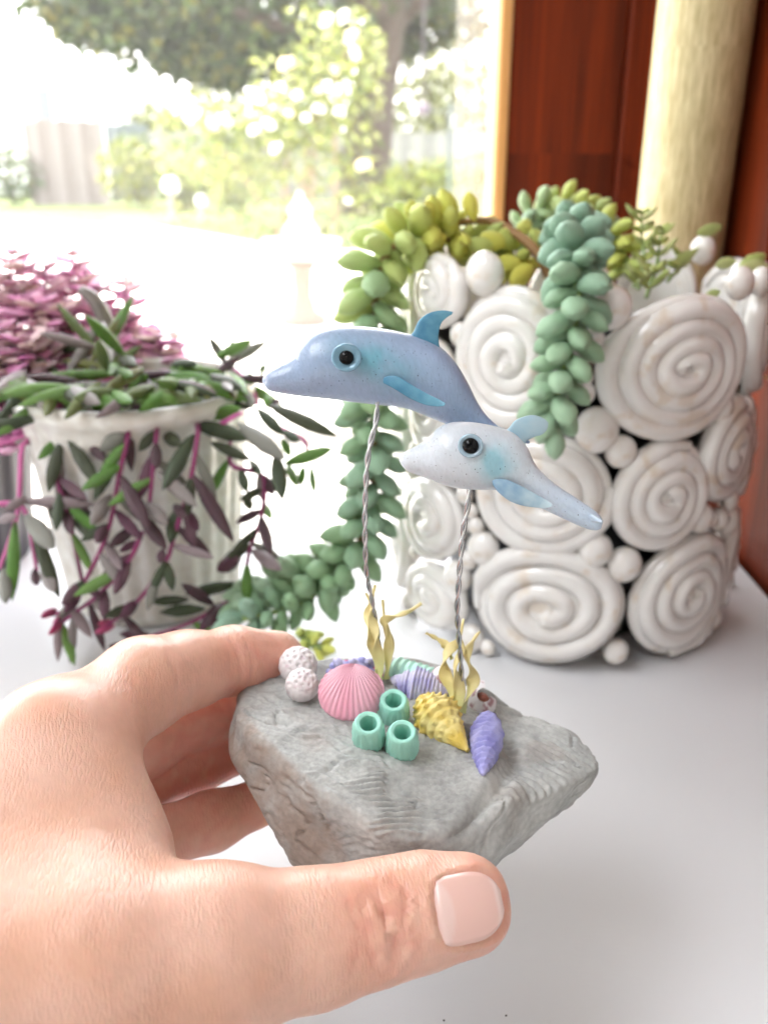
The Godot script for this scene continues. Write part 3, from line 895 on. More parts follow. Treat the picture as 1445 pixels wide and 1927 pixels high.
func build_purple_plant() -> void:
	var plant := base("purple_trailing_plant", WHITE_POT + Vector3(0, 0.09, 0), "dark green and purple trailing plant with long pod leaves in the fluted pot", "succulent")
	var o := {"tri": 2.5, "bump": noise_map(0.03, FastNoiseLite.TYPE_SIMPLEX_SMOOTH, 3, 71), "deep": 0.02, "rim": 0.3}
	var kinds := {
		"g": palette([lin(0.09, 0.22, 0.03), lin(0.13, 0.26, 0.05)], 3, 0.22, 0.2, o),
		"o": palette([lin(0.15, 0.16, 0.04), lin(0.12, 0.17, 0.05)], 3, 0.22, 0.15, o),
		"d": palette([lin(0.045, 0.055, 0.025), lin(0.065, 0.028, 0.038), lin(0.04, 0.06, 0.025)], 3, 0.22, 0.1, o),
		"p": palette([lin(0.09, 0.025, 0.05), lin(0.11, 0.05, 0.07)], 3, 0.24, 0.15, o),
		"s": palette([lin(0.20, 0.20, 0.17), lin(0.26, 0.20, 0.21)], 3, 0.22, 0.1, o),  # grey leaves, lightened so their whitish top highlights sit in the colour
		"r": palette([lin(0.50, 0.05, 0.16), lin(0.45, 0.08, 0.2)], 3, 0.4, 0.3, o),
	}
	var stemm := mat(lin(0.24, 0.03, 0.12), 0.45)
	var pinkm := mat(lin(0.55, 0.12, 0.32), 0.5)
	# stems, in the zoomed picture's places (2.125 times as large, 440 lower), with their distances
	var q := func(x: float, y: float, d: float) -> Vector3: return at(x / 2.125, 440.0 + y / 2.125, d)
	var stems := [
		[0, [500, 740, 0.378], [515, 790, 0.356], [480, 960, 0.355], [430, 1200, 0.358], [330, 1410, 0.362], [270, 1500, 0.365], [180, 1530, 0.366]],
		[0, [630, 740, 0.378], [628, 800, 0.354], [615, 920, 0.353], [600, 1080, 0.355]],
		[0, [790, 740, 0.378], [790, 820, 0.354], [760, 1000, 0.353], [700, 1200, 0.355], [660, 1320, 0.358], [540, 1480, 0.362], [400, 1585, 0.366]],
		[0, [570, 1190, 0.357], [520, 1300, 0.357], [400, 1440, 0.362], [280, 1530, 0.366], [205, 1590, 0.367]],
		[0, [250, 760, 0.385], [250, 830, 0.366], [235, 1000, 0.364], [270, 1100, 0.364], [330, 1390, 0.37]],
		[0, [930, 780, 0.39], [925, 920, 0.368], [1050, 970, 0.37], [1045, 1130, 0.372], [1000, 1260, 0.375], [960, 1430, 0.38], [860, 1500, 0.383], [750, 1560, 0.385], [600, 1610, 0.382], [450, 1650, 0.376]],
		[1, [200, 760, 0.40], [110, 830, 0.38], [88, 870, 0.374], [78, 1070, 0.37], [55, 1180, 0.368], [0, 1340, 0.366]],
		[1, [-40, 1085, 0.366], [60, 1080, 0.368], [110, 1130, 0.37], [150, 1350, 0.372]],
		[1, [210, 755, 0.41], [120, 800, 0.39], [-20, 850, 0.385]],
		[1, [260, 640, 0.43], [400, 605, 0.42], [470, 545, 0.42], [462, 510, 0.42]],
		[1, [1030, 680, 0.40], [990, 590, 0.41], [910, 525, 0.415]],
		[1, [870, 770, 0.37], [920, 740, 0.366], [970, 715, 0.368]],
		[1, [1080, 760, 0.385], [1210, 820, 0.385], [1230, 880, 0.385]],
		[1, [700, 560, 0.43], [860, 590, 0.42], [1060, 590, 0.41]],
		[1, [-20, 560, 0.40], [60, 640, 0.40], [160, 650, 0.405]],
	]
	for s in stems:
		var pts := PackedVector3Array()
		for k in range(1, s.size()): pts.append(q.call(s[k][0], s[k][1], s[k][2]))
		var b := Mb.new()
		b.tube(smooth(pts, 6), [0.0011, 0.0008] if s[0] == 0 else [0.0013, 0.0008], 7)
		place("stem", b.mesh(), [stemm, pinkm][s[0]], plant, under(plant, Transform3D()))
		if s[0] == 0:
			var sp := smooth(pts, 6)
			for k in range(5, sp.size() - 2, 3):
				var dir := Vector3(rnd(-0.9, 0.9), rnd(-1.0, -0.1), rnd(0.0, 0.7)).normalized()
				var n := rnd(0.011, 0.022)
				var w := rnd(0.0040, 0.0052)
				place("leaf", pod("long"), kinds[["d", "p", "s", "d", "g"][rng.randi() % 5]][rng.randi() % 3], plant, under(plant, Transform3D(facing(dir) * Basis.from_scale(Vector3(w, n, w * 0.9)), sp[k])))
	var leaves := [
		[150, 570, 285, 690, 52, "g", 0.395], [205, 750, 410, 650, 50, "g", 0.375], [505, 660, 590, 560, 62, "g", 0.38], [590, 670, 880, 600, 64, "o", 0.40], [690, 700, 862, 628, 48, "g", 0.39], [590, 765, 812, 715, 62, "g", 0.372],
		[420, 650, 700, 712, 60, "o", 0.378], [670, 555, 955, 580, 50, "d", 0.42], [835, 735, 965, 695, 62, "g", 0.372], [755, 755, 1012, 822, 72, "d", 0.368], [860, 655, 1000, 700, 42, "d", 0.385], [1030, 700, 1135, 805, 54, "d", 0.375],
		[1075, 685, 1352, 812, 64, "d", 0.365], [955, 760, 1142, 902, 76, "s", 0.362], [1140, 920, 1332, 858, 58, "g", 0.37], [845, 835, 1005, 905, 50, "d", 0.366], [1105, 880, 1130, 1065, 70, "d", 0.366], [1150, 920, 1190, 1012, 42, "g", 0.375],
		[1215, 930, 1200, 1010, 36, "g", 0.378], [1245, 930, 1257, 1040, 32, "g", 0.38], [1000, 615, 1000, 555, 42, "g", 0.40], [1045, 565, 1057, 520, 34, "g", 0.41], [930, 515, 930, 425, 42, "d", 0.415], [908, 525, 836, 410, 42, "s", 0.418], [490, 610, 490, 535, 36, "o", 0.40], [380, 580, 370, 528, 40, "s", 0.41],
		[60, 835, 190, 822, 34, "s", 0.382], [265, 790, 325, 778, 50, "s", 0.37], [325, 730, 415, 798, 72, "g", 0.364], [405, 865, 502, 798, 72, "s", 0.355], [330, 790, 425, 915, 56, "d", 0.366], [650, 795, 722, 845, 60, "d", 0.364], [520, 795, 622, 800, 42, "d", 0.37],
		[245, 830, 195, 1035, 60, "d", 0.362], [275, 820, 402, 1015, 62, "d", 0.36], [470, 870, 378, 1065, 62, "d", 0.356], [622, 870, 555, 1065, 60, "p", 0.354], [780, 805, 650, 1025, 72, "d", 0.356], [485, 970, 600, 1180, 68, "d", 0.352], [560, 1120, 668, 1262, 62, "d", 0.354], [630, 950, 792, 1092, 62, "s", 0.350],
		[775, 965, 935, 1232, 64, "d", 0.350], [445, 1045, 365, 1165, 66, "s", 0.356], [590, 1075, 672, 1165, 62, "s", 0.352], [695, 1085, 742, 1132, 50, "d", 0.356], [748, 1105, 795, 1188, 48, "p", 0.354], [462, 1105, 570, 1225, 52, "p", 0.356], [542, 1175, 438, 1252, 52, "d", 0.36], [262, 1100, 288, 1205, 48, "p", 0.364],
		[290, 1140, 392, 1222, 52, "d", 0.364], [430, 1165, 385, 1235, 54, "p", 0.357], [428, 1235, 486, 1345, 48, "s", 0.358], [552, 1228, 478, 1272, 36, "p", 0.358], [522, 1305, 458, 1442, 54, "p", 0.357], [668, 1310, 692, 1428, 48, "d", 0.357], [655, 1260, 638, 1318, 42, "p", 0.356], [712, 1095, 680, 1240, 62, "d", 0.357],
		[345, 1385, 246, 1485, 54, "p", 0.362], [340, 1405, 405, 1455, 40, "p", 0.364], [368, 1465, 432, 1502, 54, "s", 0.363], [322, 1430, 258, 1518, 56, "p", 0.364], [545, 1488, 418, 1532, 48, "d", 0.362], [552, 1468, 478, 1535, 52, "p", 0.361],
		[255, 1548, 195, 1604, 34, "r", 0.367], [230, 1500, 165, 1534, 36, "r", 0.366], [462, 1565, 380, 1596, 34, "r", 0.366], [445, 1545, 392, 1562, 28, "r", 0.365], [240, 1530, 215, 1570, 26, "r", 0.364],
		[755, 1462, 598, 1472, 44, "d", 0.384], [820, 1498, 638, 1515, 54, "d", 0.382], [855, 1482, 725, 1398, 54, "d", 0.38], [955, 1398, 740, 1442, 54, "d", 0.382], [900, 1480, 830, 1570, 80, "d", 0.382], [605, 1608, 478, 1600, 48, "p", 0.38], [515, 1660, 436, 1648, 42, "p", 0.376],
		[1042, 1125, 1085, 1285, 52, "d", 0.37], [1005, 1245, 885, 1315, 48, "d", 0.375], [1008, 1265, 1125, 1345, 62, "s", 0.37], [965, 1295, 868, 1345, 70, "p", 0.376], [1055, 965, 1095, 1045, 52, "d", 0.37], [985, 1045, 1002, 1105, 44, "d", 0.372], [1055, 1075, 1085, 1142, 38, "g", 0.374], [1000, 905, 1045, 965, 38, "d", 0.372],
		[85, 1070, 385, 1082, 56, "s", 0.362], [62, 1150, 50, 1468, 56, "g", 0.362], [105, 1125, 218, 1262, 84, "s", 0.36], [135, 1180, 240, 1458, 62, "d", 0.364], [15, 1340, 25, 1480, 60, "s", 0.36], [-10, 1150, 70, 1125, 44, "s", 0.362], [110, 1055, 20, 1105, 44, "s", 0.36], [138, 1340, 150, 1408, 42, "p", 0.37], [170, 1320, 220, 1435, 62, "s", 0.368], [235, 1000, 360, 1110, 50, "p", 0.366], [205, 1060, 235, 1160, 52, "d", 0.368], [300, 1080, 370, 1130, 40, "d", 0.37],
		[1095, 650, 1065, 690, 60, "g", 0.39], [980, 620, 1010, 700, 50, "s", 0.385], [1130, 790, 1200, 830, 46, "d", 0.38], [1130, 820, 1160, 890, 42, "g", 0.378], [905, 640, 960, 610, 46, "d", 0.40], [1100, 700, 1110, 660, 40, "d", 0.39], [640, 560, 800, 540, 40, "d", 0.43], [200, 590, 250, 640, 40, "o", 0.41], [700, 590, 790, 560, 40, "s", 0.42],
	]
	for l in leaves:
		var d: float = l[6]
		var a: Vector3 = q.call(l[0], l[1], d + 0.002)
		var e: Vector3 = q.call(l[2], l[3], d - rnd(0.0, 0.012))
		var n := a.distance_to(e)
		var w: float = l[4] / 2.125 / F * d
		place("leaf", pod("long"), kinds[l[5]][rng.randi() % 3], plant, under(plant, Transform3D(facing(e - a) * Basis.from_scale(Vector3(w * 0.98, n, w * 0.88)), a)))
	# the tangle over the soil and the rim
	for k in 56:
		var a := rnd(-0.4, PI + 0.9)
		var r := sqrt(rnd(0.05, 1.0)) * 0.052
		var p := WHITE_POT + Vector3(cos(a) * r, rnd(0.098, 0.112) + 0.012 * (1.0 - r / 0.052), sin(a) * r * 0.95)
		var dir := Vector3(rnd(-1, 1), rnd(-0.25, 0.3), rnd(-0.5, 0.6)).normalized()
		if r > 0.044: dir = (dir + Vector3(cos(a), -0.5, sin(a)) * 0.8).normalized()
		var n := rnd(0.018, 0.034)
		var w := rnd(0.0046, 0.0060)
		place("leaf", pod("long"), kinds[["g", "o", "d", "s", "g", "d"][k % 6]][rng.randi() % 3], plant, under(plant, Transform3D(facing(dir) * Basis.from_scale(Vector3(w, n, w * 0.85)), p)))
	for k in 34:      # leaves lying over the front of the rim
		var a := lerpf(0.25, PI - 0.35, (k + rnd(0.0, 0.8)) / 34.0)
		var p := WHITE_POT + Vector3(cos(a) * 0.049, 0.1085 + rnd(0.0, 0.004), sin(a) * 0.049)
		var dir := (Vector3(cos(a), 0, sin(a)) * rnd(0.25, 0.8) + Vector3(-sin(a), 0, cos(a)) * rnd(-1.1, 1.1) + Vector3(0, rnd(-0.35, 0.05), 0)).normalized()
		var n := rnd(0.018, 0.030)
		var w := rnd(0.0050, 0.0066)
		place("leaf", pod("long"), kinds[["g", "o", "s", "d", "g", "o"][k % 6]][rng.randi() % 3], plant, under(plant, Transform3D(facing(dir) * Basis.from_scale(Vector3(w, n, w * 0.85)), p - dir * n * 0.35)))
	# the tall curved grey leaf
	var tall := PackedVector3Array([q.call(466, 520, 0.42), q.call(450, 440, 0.418), q.call(420, 340, 0.414), q.call(375, 260, 0.41), q.call(318, 222, 0.408)])
	var tb := Mb.new()
	tb.tube(smooth(tall, 6), range(25).map(func(k): return 0.0008 + 0.0030 * sqrt(maxf(0.0, sin(PI * minf(1.0, k / 24.0 * 0.94 + 0.04))))), 10)
	place("leaf", tb.mesh(), kinds["s"][1], plant, under(plant, Transform3D()))

func build_pink_plant() -> void:
	var plant := base("pink_plant", Vector3(-0.232, 0.095, -0.432), "pink leaved bushy plant with upright stems at the far left", "plant")
	var mats := palette([lin(0.68, 0.28, 0.50), lin(0.76, 0.44, 0.60), lin(0.80, 0.60, 0.68), lin(0.76, 0.56, 0.52)], 8, 0.5, 0.5)
	var deep := palette([lin(0.50, 0.13, 0.34), lin(0.64, 0.25, 0.46)], 4, 0.5, 0.5)
	var stemm := mat(lin(0.30, 0.06, 0.17), 0.5)
	var tops := []
	var rest := []
	for q in [[25, 470, 0.43], [140, 470, 0.45], [85, 500, 0.44], [235, 520, 0.45], [180, 540, 0.44], [60, 560, 0.42], [-20, 520, 0.42], [120, 580, 0.43], [300, 625, 0.45], [10, 620, 0.41], [80, 640, 0.42], [150, 630, 0.44], [200, 600, 0.46], [-30, 590, 0.40], [40, 500, 0.46], [-40, 460, 0.44], [110, 530, 0.46], [60, 690, 0.41], [0, 700, 0.40], [130, 690, 0.43], [-30, 760, 0.40], [30, 780, 0.405], [20, 850, 0.40], [270, 640, 0.45], [240, 590, 0.46], [180, 660, 0.43], [220, 680, 0.45], [160, 500, 0.46], [30, 540, 0.43], [90, 610, 0.42], [50, 640, 0.405], [130, 760, 0.43], [-10, 660, 0.40], [190, 620, 0.43], [310, 660, 0.455]]:
		tops.append([q, 0])
	for k in tops.size():
		var q = tops[k][0]
		var top := at(q[0], q[1], q[2])
		var foot := plant.position + Vector3(rnd(-0.03, 0.035), 0.0, rnd(-0.03, 0.03))
		if q[1] > 700: foot = at(q[0] + rnd(20, 60), q[1] - 90, q[2] + 0.02)
		else: foot = top - Vector3(rnd(-0.004, 0.010), rnd(0.045, 0.075), rnd(-0.008, 0.008))
		foot.y = maxf(foot.y, 0.088)
		var mid := (top + foot) / 2 + Vector3(rnd(-0.003, 0.003), 0, rnd(-0.004, 0.004))
		var path := smooth(PackedVector3Array([foot, mid, top]), 7)
		if q[1] <= 700:
			var rb := Mb.new()
			rb.tube(smooth(PackedVector3Array([plant.position + Vector3(rnd(-0.03, 0.03), 0, rnd(-0.03, 0.03)), (plant.position + foot) / 2 + Vector3(0, 0.012, 0), foot]), 5), [0.0012, 0.0011], 6)
			place("stem", rb.mesh(), stemm, plant, under(plant, Transform3D()))
		var b := Mb.new()
		b.tube(path, [0.0011, 0.0006], 6)
		var stem := place("stem", b.mesh(), stemm, plant, under(plant, Transform3D()))
		var tot := path.size()
		for j in range(3, tot):
			for sd in 2:
				var a := (j % 2) * 1.2 + sd * PI + k * 0.35 + rnd(-0.25, 0.25)
				var t := float(j) / tot
				var l := rnd(0.012, 0.018) * (1.0 if t < 0.75 else lerpf(1.0, 0.5, (t - 0.75) * 4))
				var dir := Vector3(cos(a), rnd(0.1, 0.55), sin(a)).normalized()
				var set_: Array = deep if (t < 0.35 or rng.randf() < 0.25) else mats
				var pose := Transform3D(facing(dir, Vector3.UP) * Basis.from_scale(Vector3(l * 0.60, l, l * 0.24)), path[j])
				var m: StandardMaterial3D = set_[rng.randi() % set_.size()]
				if t > 0.5 and k < 16: place("leaf", pod("long"), m, stem, pose)
				else: rest.append([pose, m.albedo_color.srgb_to_linear()])
	var mm := MultiMesh.new()
	mm.transform_format = MultiMesh.TRANSFORM_3D
	mm.use_colors = true
	mm.mesh = pod("long")
	mm.instance_count = rest.size()
	for k in rest.size():
		mm.set_instance_transform(k, rest[k][0])
		mm.set_instance_color(k, rest[k][1])
	var inner := MultiMeshInstance3D.new()
	inner.name = "inner_foliage"
	inner.multimesh = mm
	inner.material_override = mat(Color(1, 1, 1), 0.5, {"vertex": true, "back": Color(0.4, 0.4, 0.4)})
	inner.transform = under(plant, Transform3D())
	inner.set_meta("kind", "stuff")
	plant.add_child(inner, true)

# ---------------------------------------------------------------- the stone
var stone_v := PackedVector3Array()
var stone_ix := PackedInt32Array()

func build_stone() -> void:
	var cols := [   # rim place, low edge place
		[462, 1283, 0.226, 462, 1400, 0.236], [560, 1252, 0.236, 560, 1430, 0.250], [680, 1240, 0.240, 690, 1450, 0.257], [800, 1246, 0.239, 810, 1450, 0.256],
		[895, 1284, 0.234, 900, 1440, 0.250], [985, 1324, 0.230, 990, 1440, 0.240], [1068, 1358, 0.222, 1070, 1440, 0.228], [1116, 1398, 0.213, 1114, 1440, 0.216],
		[1124, 1428, 0.206, 1092, 1480, 0.208], [1032, 1474, 0.196, 1030, 1525, 0.200], [942, 1514, 0.187, 962, 1592, 0.191], [852, 1572, 0.179, 912, 1648, 0.186],
		[740, 1574, 0.176, 760, 1690, 0.184], [640, 1516, 0.180, 578, 1652, 0.190], [545, 1440, 0.190, 500, 1540, 0.197], [458, 1362, 0.204, 446, 1440, 0.208]]
	var rim := PackedVector3Array()
	var low := PackedVector3Array()
	for q in cols:
		rim.append(at(q[0], q[1], q[2]))
		low.append(at(q[3], q[4], q[5]))
	rim = smooth(rim, 20, true)
	low = smooth(low, 20, true)
	var n := rim.size()
	var mid_t := Vector3.ZERO
	var mid_b := Vector3.ZERO
	for k in n:
		mid_t += rim[k] / n
		mid_b += low[k] / n
	var keys := []
	for r in 8:
		var ring := PackedVector3Array()
		for k in n:
			var a := rim[k]
			var l := low[k]
			var out := (a - mid_t) * Vector3(1, 0, 1)
			match r:
				0: ring.append(mid_t.lerp(a, 0.03) + Vector3(0, 0.0020, 0))
				1: ring.append(mid_t.lerp(a, 0.45) + Vector3(0, 0.0018, 0))
				2: ring.append(mid_t.lerp(a, 0.78) + Vector3(0, 0.0012, 0))
				3: ring.append(mid_t.lerp(a, 0.985) + Vector3(0, 0.0003, 0))
				4: ring.append(a.lerp(l, 0.35) + out.normalized() * 0.0006)
				5: ring.append(a.lerp(l, 0.92) + out.normalized() * 0.0004)
				6: ring.append(mid_b.lerp(l, 0.72) - Vector3(0, 0.012, 0))
				7: ring.append(mid_b.lerp(l, 0.03) - Vector3(0, 0.018, 0))  # unseen underside, deepened to strengthen the shadow below the stone
		keys.append(ring)
	var steps := [16, 26, 24, 14, 20, 14, 10]
	var rings := []
	for r in 7:
		for i in steps[r]:
			var t: float = float(i) / steps[r]
			var ring := PackedVector3Array()
			for k in n:
				ring.append(keys[r][k].cubic_interpolate(keys[r + 1][k], keys[maxi(r - 1, 0)][k], keys[mini(r + 2, 7)][k], t))
			rings.append(ring)
	rings.append(keys[7])
	var b := Mb.new()
	b.loft(rings)
	var normal: PackedVector3Array = b.mesh().surface_get_arrays(0)[Mesh.ARRAY_NORMAL]
	var n1 := noise(45.0, FastNoiseLite.TYPE_SIMPLEX_SMOOTH, 3, 81)
	var n2 := noise(70.0, FastNoiseLite.TYPE_SIMPLEX_SMOOTH, 2, 82)
	var n3 := noise(420.0, FastNoiseLite.TYPE_SIMPLEX_SMOOTH, 3, 83)
	var n4 := noise(38.0, FastNoiseLite.TYPE_SIMPLEX_SMOOTH, 2, 84)
	# the seam where the main block steps down to the right lobe
	var seam := [on_plane(912, 1292), on_plane(948, 1350), on_plane(966, 1410), on_plane(945, 1465), on_plane(905, 1510), on_plane(868, 1560)]
	var o_rip := at(745, 1480, 0.185)
	for k in b.v.size():
		var p := b.v[k]
		var d := n1.get_noise_3dv(p) * 0.0012
		var warp := n2.get_noise_3dv(p * Vector3(1, 1, 1))
		# layers of the slate: thin ledges that follow a tilted bedding plane
		var s := p.dot(Vector3(-0.10, 0.93, 0.36)) * 640.0 + warp * 1.5
		var saw := s - floorf(s)
		var ledge := smoothstep(0.0, 0.2, saw) - smoothstep(0.25, 1.0, saw)
		var some := smoothstep(0.0, 0.35, n4.get_noise_3dv(p) + 0.12)
		d += (ledge - 0.5) * 0.00045 * some
		# rippled layers on the front slope and long layers along the right lobe
		var rip := (p - o_rip).dot(Vector3(0.10, -0.35, 0.93))
		var mask := exp(-pow((p - o_rip).length() / 0.0105, 2.0)) * smoothstep(-0.25, 0.15, n2.get_noise_3dv(p * 1.4))
		var s2 := rip * 620.0 + n2.get_noise_3dv(p * Vector3(0.5, 1, 1)) * 1.6
		s2 -= floorf(s2)
		d += (smoothstep(0.0, 0.25, s2) - smoothstep(0.3, 1.0, s2) - 0.4) * 0.0017 * mask
		var lobe := smoothstep(0.022, 0.030, p.x)
		var s3 := p.dot(Vector3(-0.42, 0.45, 0.80)) * 480.0 + n2.get_noise_3dv(p * Vector3(0.5, 1, 0.7)) * 1.2
		s3 -= floorf(s3)
		d += (smoothstep(0.0, 0.3, s3) - smoothstep(0.35, 1.0, s3) - 0.4) * 0.0008 * lobe * smoothstep(0.45, 0.75, normal[k].y) 
		var c1 := n2.get_noise_3dv(p + Vector3(3, 1, 2))
		d -= 0.0010 * exp(-pow(c1 / 0.035, 2.0)) * smoothstep(-0.1, 0.25, n4.get_noise_3dv(p + Vector3(1, 7, 2)))
		d += n3.get_noise_3dv(p) * 0.00012
		var best := 1.0
		for j in seam.size() - 1:
			best = minf(best, Vector2(p.x, p.z).distance_to(Geometry2D.get_closest_point_to_segment(Vector2(p.x, p.z), seam[j], seam[j + 1])))
		if normal[k].y > 0.0: d -= 0.0022 * exp(-pow(best / 0.0022, 2.0)) * clampf(normal[k].y * 2.0, 0, 1)
		var sink := 0.0030 * smoothstep(0.0245, 0.032, p.x + n2.get_noise_3dv(p * 0.7) * 0.004) * smoothstep(0.050, 0.062, p.y)
		b.v[k] = p + normal[k] * d - Vector3(0, sink, 0)
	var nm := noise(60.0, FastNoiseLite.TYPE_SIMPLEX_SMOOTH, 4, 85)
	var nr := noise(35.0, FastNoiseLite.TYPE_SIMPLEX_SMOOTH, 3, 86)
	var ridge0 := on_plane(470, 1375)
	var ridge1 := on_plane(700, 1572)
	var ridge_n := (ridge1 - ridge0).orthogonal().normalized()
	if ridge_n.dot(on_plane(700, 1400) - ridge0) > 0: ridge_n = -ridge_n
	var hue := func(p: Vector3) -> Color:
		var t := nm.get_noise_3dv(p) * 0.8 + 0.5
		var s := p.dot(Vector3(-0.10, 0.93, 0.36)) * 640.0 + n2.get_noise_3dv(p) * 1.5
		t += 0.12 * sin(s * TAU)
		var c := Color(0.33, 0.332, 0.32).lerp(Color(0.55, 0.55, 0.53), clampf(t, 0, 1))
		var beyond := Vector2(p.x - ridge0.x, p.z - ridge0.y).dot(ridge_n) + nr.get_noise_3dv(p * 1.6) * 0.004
		var rust_and_shade := clampf(smoothstep(0.15, 0.5, nr.get_noise_3dv(p * 1.3)) * 0.35 + smoothstep(0.0, 0.0022, beyond) * (0.75 + 0.8 * nm.get_noise_3dv(p * 2.0)), 0, 1)  # rust patches; past the ridge also shade and hand-reflected light in the colour
		return c.lerp(Color(0.29, 0.205, 0.155), rust_and_shade * 0.75)
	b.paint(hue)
	stone_v = b.v.duplicate()
	stone_ix = b.ix.duplicate()
	var where := Vector3(mid_b.x, mid_b.y - 0.018, mid_b.z)
	b.shift(where)
	var m := mat(Color(1, 1, 1), 0.68, {"vertex": true, "map": noise_map(0.06, FastNoiseLite.TYPE_SIMPLEX_SMOOTH, 5, 87, [[0.2, Color(0.88, 0.88, 0.88)], [0.75, Color(1, 1, 1)]]), "tri": 20.0, "bump": noise_map(0.05, FastNoiseLite.TYPE_SIMPLEX_SMOOTH, 5, 88), "deep": 0.016})
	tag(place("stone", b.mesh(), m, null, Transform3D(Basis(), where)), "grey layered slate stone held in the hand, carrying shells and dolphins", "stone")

func on_plane(px: float, py: float) -> Vector2:
	var p := on_level(px, py, 0.075)
	return Vector2(p.x, p.z)

func on_stone(px: float, py: float) -> Vector3:
	var d := ray(px, py)
	var best := INF
	for t in range(0, stone_ix.size(), 3):
		var a := stone_v[stone_ix[t]]
		var w := (a - EYE) / absf((a - EYE).dot(ahead))
		if w.distance_squared_to(d) > 0.0001: continue
		var h = Geometry3D.ray_intersects_triangle(Vector3.ZERO, d, (a - EYE) * 1000.0, (stone_v[stone_ix[t + 1]] - EYE) * 1000.0, (stone_v[stone_ix[t + 2]] - EYE) * 1000.0)
		if h != null: best = minf(best, h.dot(ahead) / 1000.0)
	return EYE + d * (best if best < INF else 0.22)

# ---------------------------------------------------------------- ornaments on the stone
# a body turned about the line from a to b; shape(t, angle) gives its radius
func spindle(a: Vector3, b: Vector3, shape: Callable, rows := 60, seg := 40, squash := 1.0) -> Mb:
	var y := b - a
	var bas := facing(y, upward)
	var rings := []
	for k in rows + 1:
		var t := float(k) / rows
		var ring := PackedVector3Array()
		for j in seg:
			var an := TAU * j / seg
			var r: float = shape.call(t, an)
			ring.append(a + y * t + bas.x * cos(an) * r + bas.z * sin(an) * r * squash)
		rings.append(ring)
	var m := Mb.new()
	m.loft(rings)
	return m

func put(called: String, b: Mb, m: Material, label: String, category: String, group := "") -> MeshInstance3D:
	var lo := Vector3.INF
	var hi := -Vector3.INF
	for p in b.v:
		lo = lo.min(p)
		hi = hi.max(p)
	var foot := Vector3((lo.x + hi.x) / 2, lo.y, (lo.z + hi.z) / 2)
	b.shift(foot)
	return tag(place(called, b.mesh(), m, null, Transform3D(Basis(), foot)), label, category, group) as MeshInstance3D

func whelk_profile(t: float) -> float:    # apex at 0, canal at 1
	if t < 0.45: return pow(t / 0.45, 0.8)
	return maxf(0.02, pow(cos((t - 0.45) / 0.55 * PI * 0.5), 0.75))

